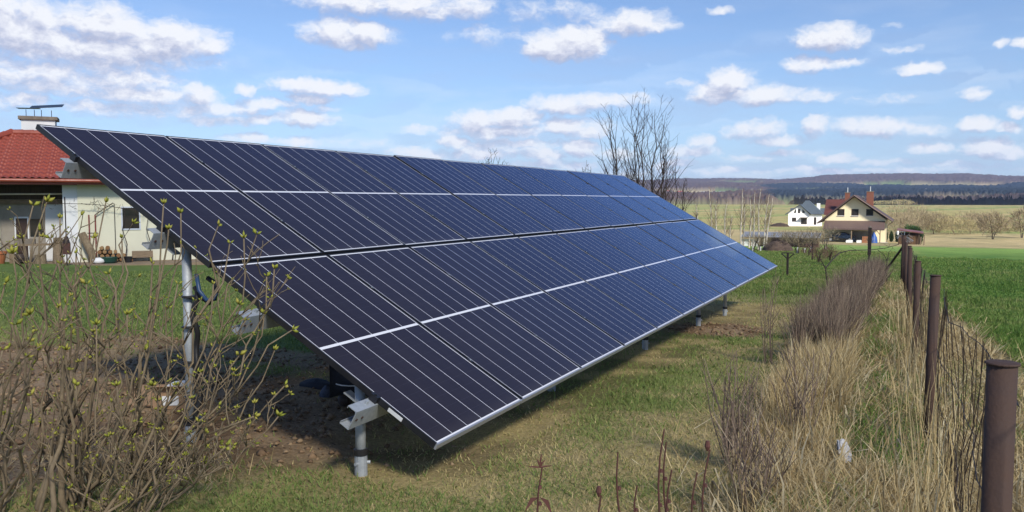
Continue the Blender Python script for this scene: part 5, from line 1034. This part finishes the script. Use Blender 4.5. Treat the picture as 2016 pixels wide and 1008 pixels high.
stalk(1250, 955, 3.1, -12, 'faint short stalk left of the tallest stalk'); stalk(1368, 930, 3.0, 4, 'thin stalk between the tallest stalk and the pod stalk'); stalk(1393, 885, 3.0, 14, 'dark stalk leaning right with an oblong pod on top', 'pod')
mb = None
# small things in the strip and under the array
bg_ = at_depth(1665, 905, 4.75); gz_ = gz1(bg_[0], bg_[1]); b_ = np.array([bg_[0], bg_[1], gz_+.02])
a = np.linspace(0, 1, 9); XX, YY = np.meshgrid(a-.5, a); Zf = .012*fbm(XX*9+3, YY*9, 95, 3); mb = MB()
wd2 = .028+.017*np.sin(np.pi*YY); X_ = XX*wd2*2.; Y_ = -.02+YY*.05+Zf; Z_ = YY*.115+.006*np.sin(9*XX)
o = mb.sheet(X_, Y_, Z_).sheet(X_, Y_+.012+.02*np.sin(np.pi*YY)*np.cos(np.pi*XX), Z_).build('plastic_bag', M('white_plastic', (.50, .51, .54), (.38, .39, .42), 8, .45), None, b_, smooth=True, rz=YAW+.3); tag(o, 'small crumpled white plastic bag lying in the straw', 'bag')
bx0 = G(345, 806); bx0[2] = gz1(bx0[0], bx0[1]); card = M('cardboard', (.34, .22, .13), (.27, .17, .10), 3, .85)
cb = thing('cardboard_box', bx0, 'open cardboard box of scraps on the soil behind the lilac', 'box', rz=.5)
MB().box(-.13, .13, -.09, -.085, 0, .14).box(-.13, .13, .085, .09, 0, .14).box(-.13, -.125, -.085, .085, 0, .14).box(.125, .13, -.085, .085, 0, .14).box(-.125, .125, -.085, .085, 0, .005).build('body', card, cb)
MB().fbox((-.13, -.09, .14), (1, 0, 0), (0, -.8, .5), (0, .5, .8), .26, .09, .004).build('flap', card, cb); MB().box(-.06, .06, -.094, -.0905, .03, .10).build('paper_label', white, cb)
o = MB().fbox((-.1, -.05, 0), (1, .1, .15), (0, 1, .2), (-.1, 0, 1), .14, .10, .05).build('paper_wad', white, None, bx0+np.array([.03, .02, .10])); tag(o, 'crumpled white paper in the cardboard box', 'paper')
bx1 = G(300, 800); bx1[2] = gz1(bx1[0], bx1[1]); o = MB().fbox((-.14, -.12, 0), (1, 0, .05), (0, .9, .45), (0, -.4, .9), .28, .24, .012).build('cardboard_sheet', card, None, bx1, rz=.3); tag(o, 'flat pale sheet of cardboard left of the open box', 'cardboard')
cloth = M('dark_cloth', (.022, .024, .032), (.04, .042, .055), 12, .8, 0, .3, 50)
g1 = G(622, 760); g1[2] = gz1(g1[0], g1[1]); heap('jacket', g1, .17, .10, .06, cloth, 97, 'dark jacket dropped flat on the ground under the array', 'jacket', 22)
g1 = G(642, 783); g1[2] = gz1(g1[0], g1[1]); heap('work_gloves', g1, .06, .05, .09, M('blue_grey_cloth', (.10, .11, .15), (.03, .032, .045), 22, .75, 0, .3, 60), 98, 'crumpled blue grey work gloves on the ground by the worker', 'gloves', 22)
g1 = G(650, 758); g1[2] = gz1(g1[0], g1[1])+.02; o = MB().tube([(0, 0, 0), (.0, .0, .03), (.03, 0, .04), (.04, 0, .03)], .006, 6).build('hook', white, None, g1); tag(o, 'small white hook lying beside the dark jacket', 'hook')

# ---------------------------------------------------------------- worker squatting under the array
def skin_mesh(name, nodes, edges, mat, parent=None, loc=None, sub=2, root=0):
    me = bpy.data.meshes.new(name); me.from_pydata([n_[:3] for n_ in nodes], edges, []); o = bpy.data.objects.new(name, me); COL.objects.link(o)
    md = o.modifiers.new('skin', 'SKIN'); 
    for i, n_ in enumerate(nodes): me.skin_vertices[0].data[i].radius = (n_[3], n_[4] if len(n_) > 4 else n_[3])
    me.skin_vertices[0].data[root].use_root = True
    sb = o.modifiers.new('sub', 'SUBSURF'); sb.levels = sub; sb.render_levels = sub
    dg = bpy.context.evaluated_depsgraph_get(); m2 = bpy.data.meshes.new_from_object(o.evaluated_get(dg)); bpy.data.objects.remove(o); m2.name = name
    m2.materials.clear(); m2.materials.append(mat)
    for f in m2.polygons: f.use_smooth = True
    return link(name, m2, parent, loc)
ft = G(706, 808); ft[2] = gz1(ft[0], ft[1]); skinm = M('skin', (.48, .29, .21), (.42, .25, .18), 6, .55)
# local frame: x to the worker's right, y forward (away from the camera), feet near the origin
WR = YAW-.15
jn = {'pel': (0, -.05, .26), 'sp': (0, .06, .46), 'ch': (0, .17, .64), 'nk': (0, .22, .76), 'hd': (0, .25, .85), 'tp': (0, .25, .95)}
nodes = [(0, -.05, .26, .13, .12), (0, .05, .44, .13, .11), (0, .15, .62, .15, .11), (0, .21, .72, .06), (0, .25, .80, .075, .085), (0, .26, .90, .07, .085)]; edges = [(0, 1), (1, 2), (2, 3), (3, 4), (4, 5)]
for s in (-1, 1):
    k = len(nodes); nodes += [(s*.10, -.03, .25, .085), (s*.17, .30, .44, .062), (s*.12, .04, .12, .048), (s*.115, .0, .055, .042), (s*.13, .15, .03, .036, .028)]; edges += [(0, k), (k, k+1), (k+1, k+2), (k+2, k+3), (k+3, k+4)]
    k = len(nodes); nodes += [(s*.18, .17, .66, .055), (s*.25, .30, .46, .045), (s*.16, .50, .50, .034), (s*.13, .56, .52, .036, .02)]; edges += [(2, k), (k, k+1), (k+1, k+2), (k+2, k+3)]
    for q_ in range(4): kk = len(nodes); nodes += [(s*(.155-.018*q_), .61, .53, .0095), (s*(.155-.018*q_), .635-.004*abs(q_-1.5), .51, .0085), (s*(.152-.018*q_), .635, .487, .0075)]; edges += [(k+3, kk), (kk, kk+1), (kk+1, kk+2)]
    kk = len(nodes); nodes += [(s*.10, .575, .51, .010), (s*.085, .60, .495, .0085)]; edges += [(k+3, kk), (kk, kk+1)]
wk = skin_mesh('person', nodes, edges, skinm, None, ft); wk.rotation_euler = (0, 0, WR); tag(wk, 'worker in blue jacket and dark trousers squatting under the array behind the front post', 'person')
jk = [(0, -.06, .30, .165, .15), (0, .05, .45, .155, .135), (0, .15, .63, .17, .13), (0, .20, .70, .085)]; je = [(0, 1), (1, 2), (2, 3)]
for s in (-1, 1): k = len(jk); jk += [(s*.18, .17, .66, .075), (s*.25, .30, .46, .062), (s*.17, .48, .50, .046)]; je += [(2, k), (k, k+1), (k+1, k+2)]
jk[0] = (0, -.08, .34, .15, .12); skin_mesh('jacket', jk, je, M('blue_jacket', (.16, .38, .62), (.11, .28, .48), 4, .7), wk)
mb = MB(); mb.tube([(.145*math.cos(w), -.085+.125*math.sin(w), .225) for w in np.linspace(0, 2*math.pi, 17)], .005, 6); mb.build('jacket_hem', white, wk)
tr2 = [(0, -.05, .25, .145, .13)]; te = []
for s in (-1, 1): k = len(tr2); tr2 += [(s*.10, -.03, .25, .10), (s*.17, .30, .44, .076), (s*.12, .04, .16, .066), (s*.118, .01, .10, .060)]; te += [(0, k), (k, k+1), (k+1, k+2), (k+2, k+3)]
skin_mesh('trousers', tr2, te, cloth, wk)
for s in (-1, 1):
    skin_mesh('boot', [(s*.115, -.01, .11, .054), (s*.117, .0, .05, .050, .052), (s*.13, .10, .035, .047, .036), (s*.135, .18, .03, .038, .028)], [(0, 1), (1, 2), (2, 3)], M('brown_boot', (.085, .06, .05), (.05, .04, .036), 9, .7) if s < 0 else bpy.data.materials['brown_boot'], wk)
    mb = MB(); mb.tube([(s*.118+.062*math.cos(w), .01+.062*math.sin(w), .135) for w in np.linspace(0, 2*math.pi, 13)], .007, 5); mb.build('reflective_band', white, wk)
hr = skin_mesh('hair', [(0, .235, .84, .075, .08), (0, .245, .92, .074, .085)], [(0, 1)], M('dark_hair', (.03, .022, .018), (.02, .015, .012), 20, .7), wk)
for s in (-1, 1):
    mb = MB(); mb.lathe((s*.030, .335, .865), [(.004, -.006), (.008, 0), (.004, .006)], 8); mb.build('eye', white, wk)
mb = MB(); mb.tube([(0, .33, .865), (0, .352, .84), (0, .335, .835)], [.006, .011, .006], 6); mb.build('nose', skinm, wk)
mb = MB(); mb.tube([(-.02, .325, .812), (0, .331, .81), (.02, .325, .812)], .005, 5); mb.build('mouth', redst, wk)

# ---------------------------------------------------------------- air
hz = bpy.data.materials.new('haze_air'); hz.use_nodes = True; n = NG(hz.node_tree); n.N.clear(); pv_ = n.n('ShaderNodeVolumePrincipled'); pv_.inputs['Color'].default_value = (.42, .60, 1., 1); pv_.inputs['Density'].default_value = HAZE if 'HAZE' in globals() else 1.15e-4; pv_.inputs['Anisotropy'].default_value = 0
ou = n.n('ShaderNodeOutputMaterial'); n.L.new(pv_.outputs[0], ou.inputs['Volume'])
o = MB().box(-4300, 4300, -300, 4300, -120, 160).build('haze', hz); tag(o, 'thin blue haze in the air across the valley', 'haze', kind='stuff')
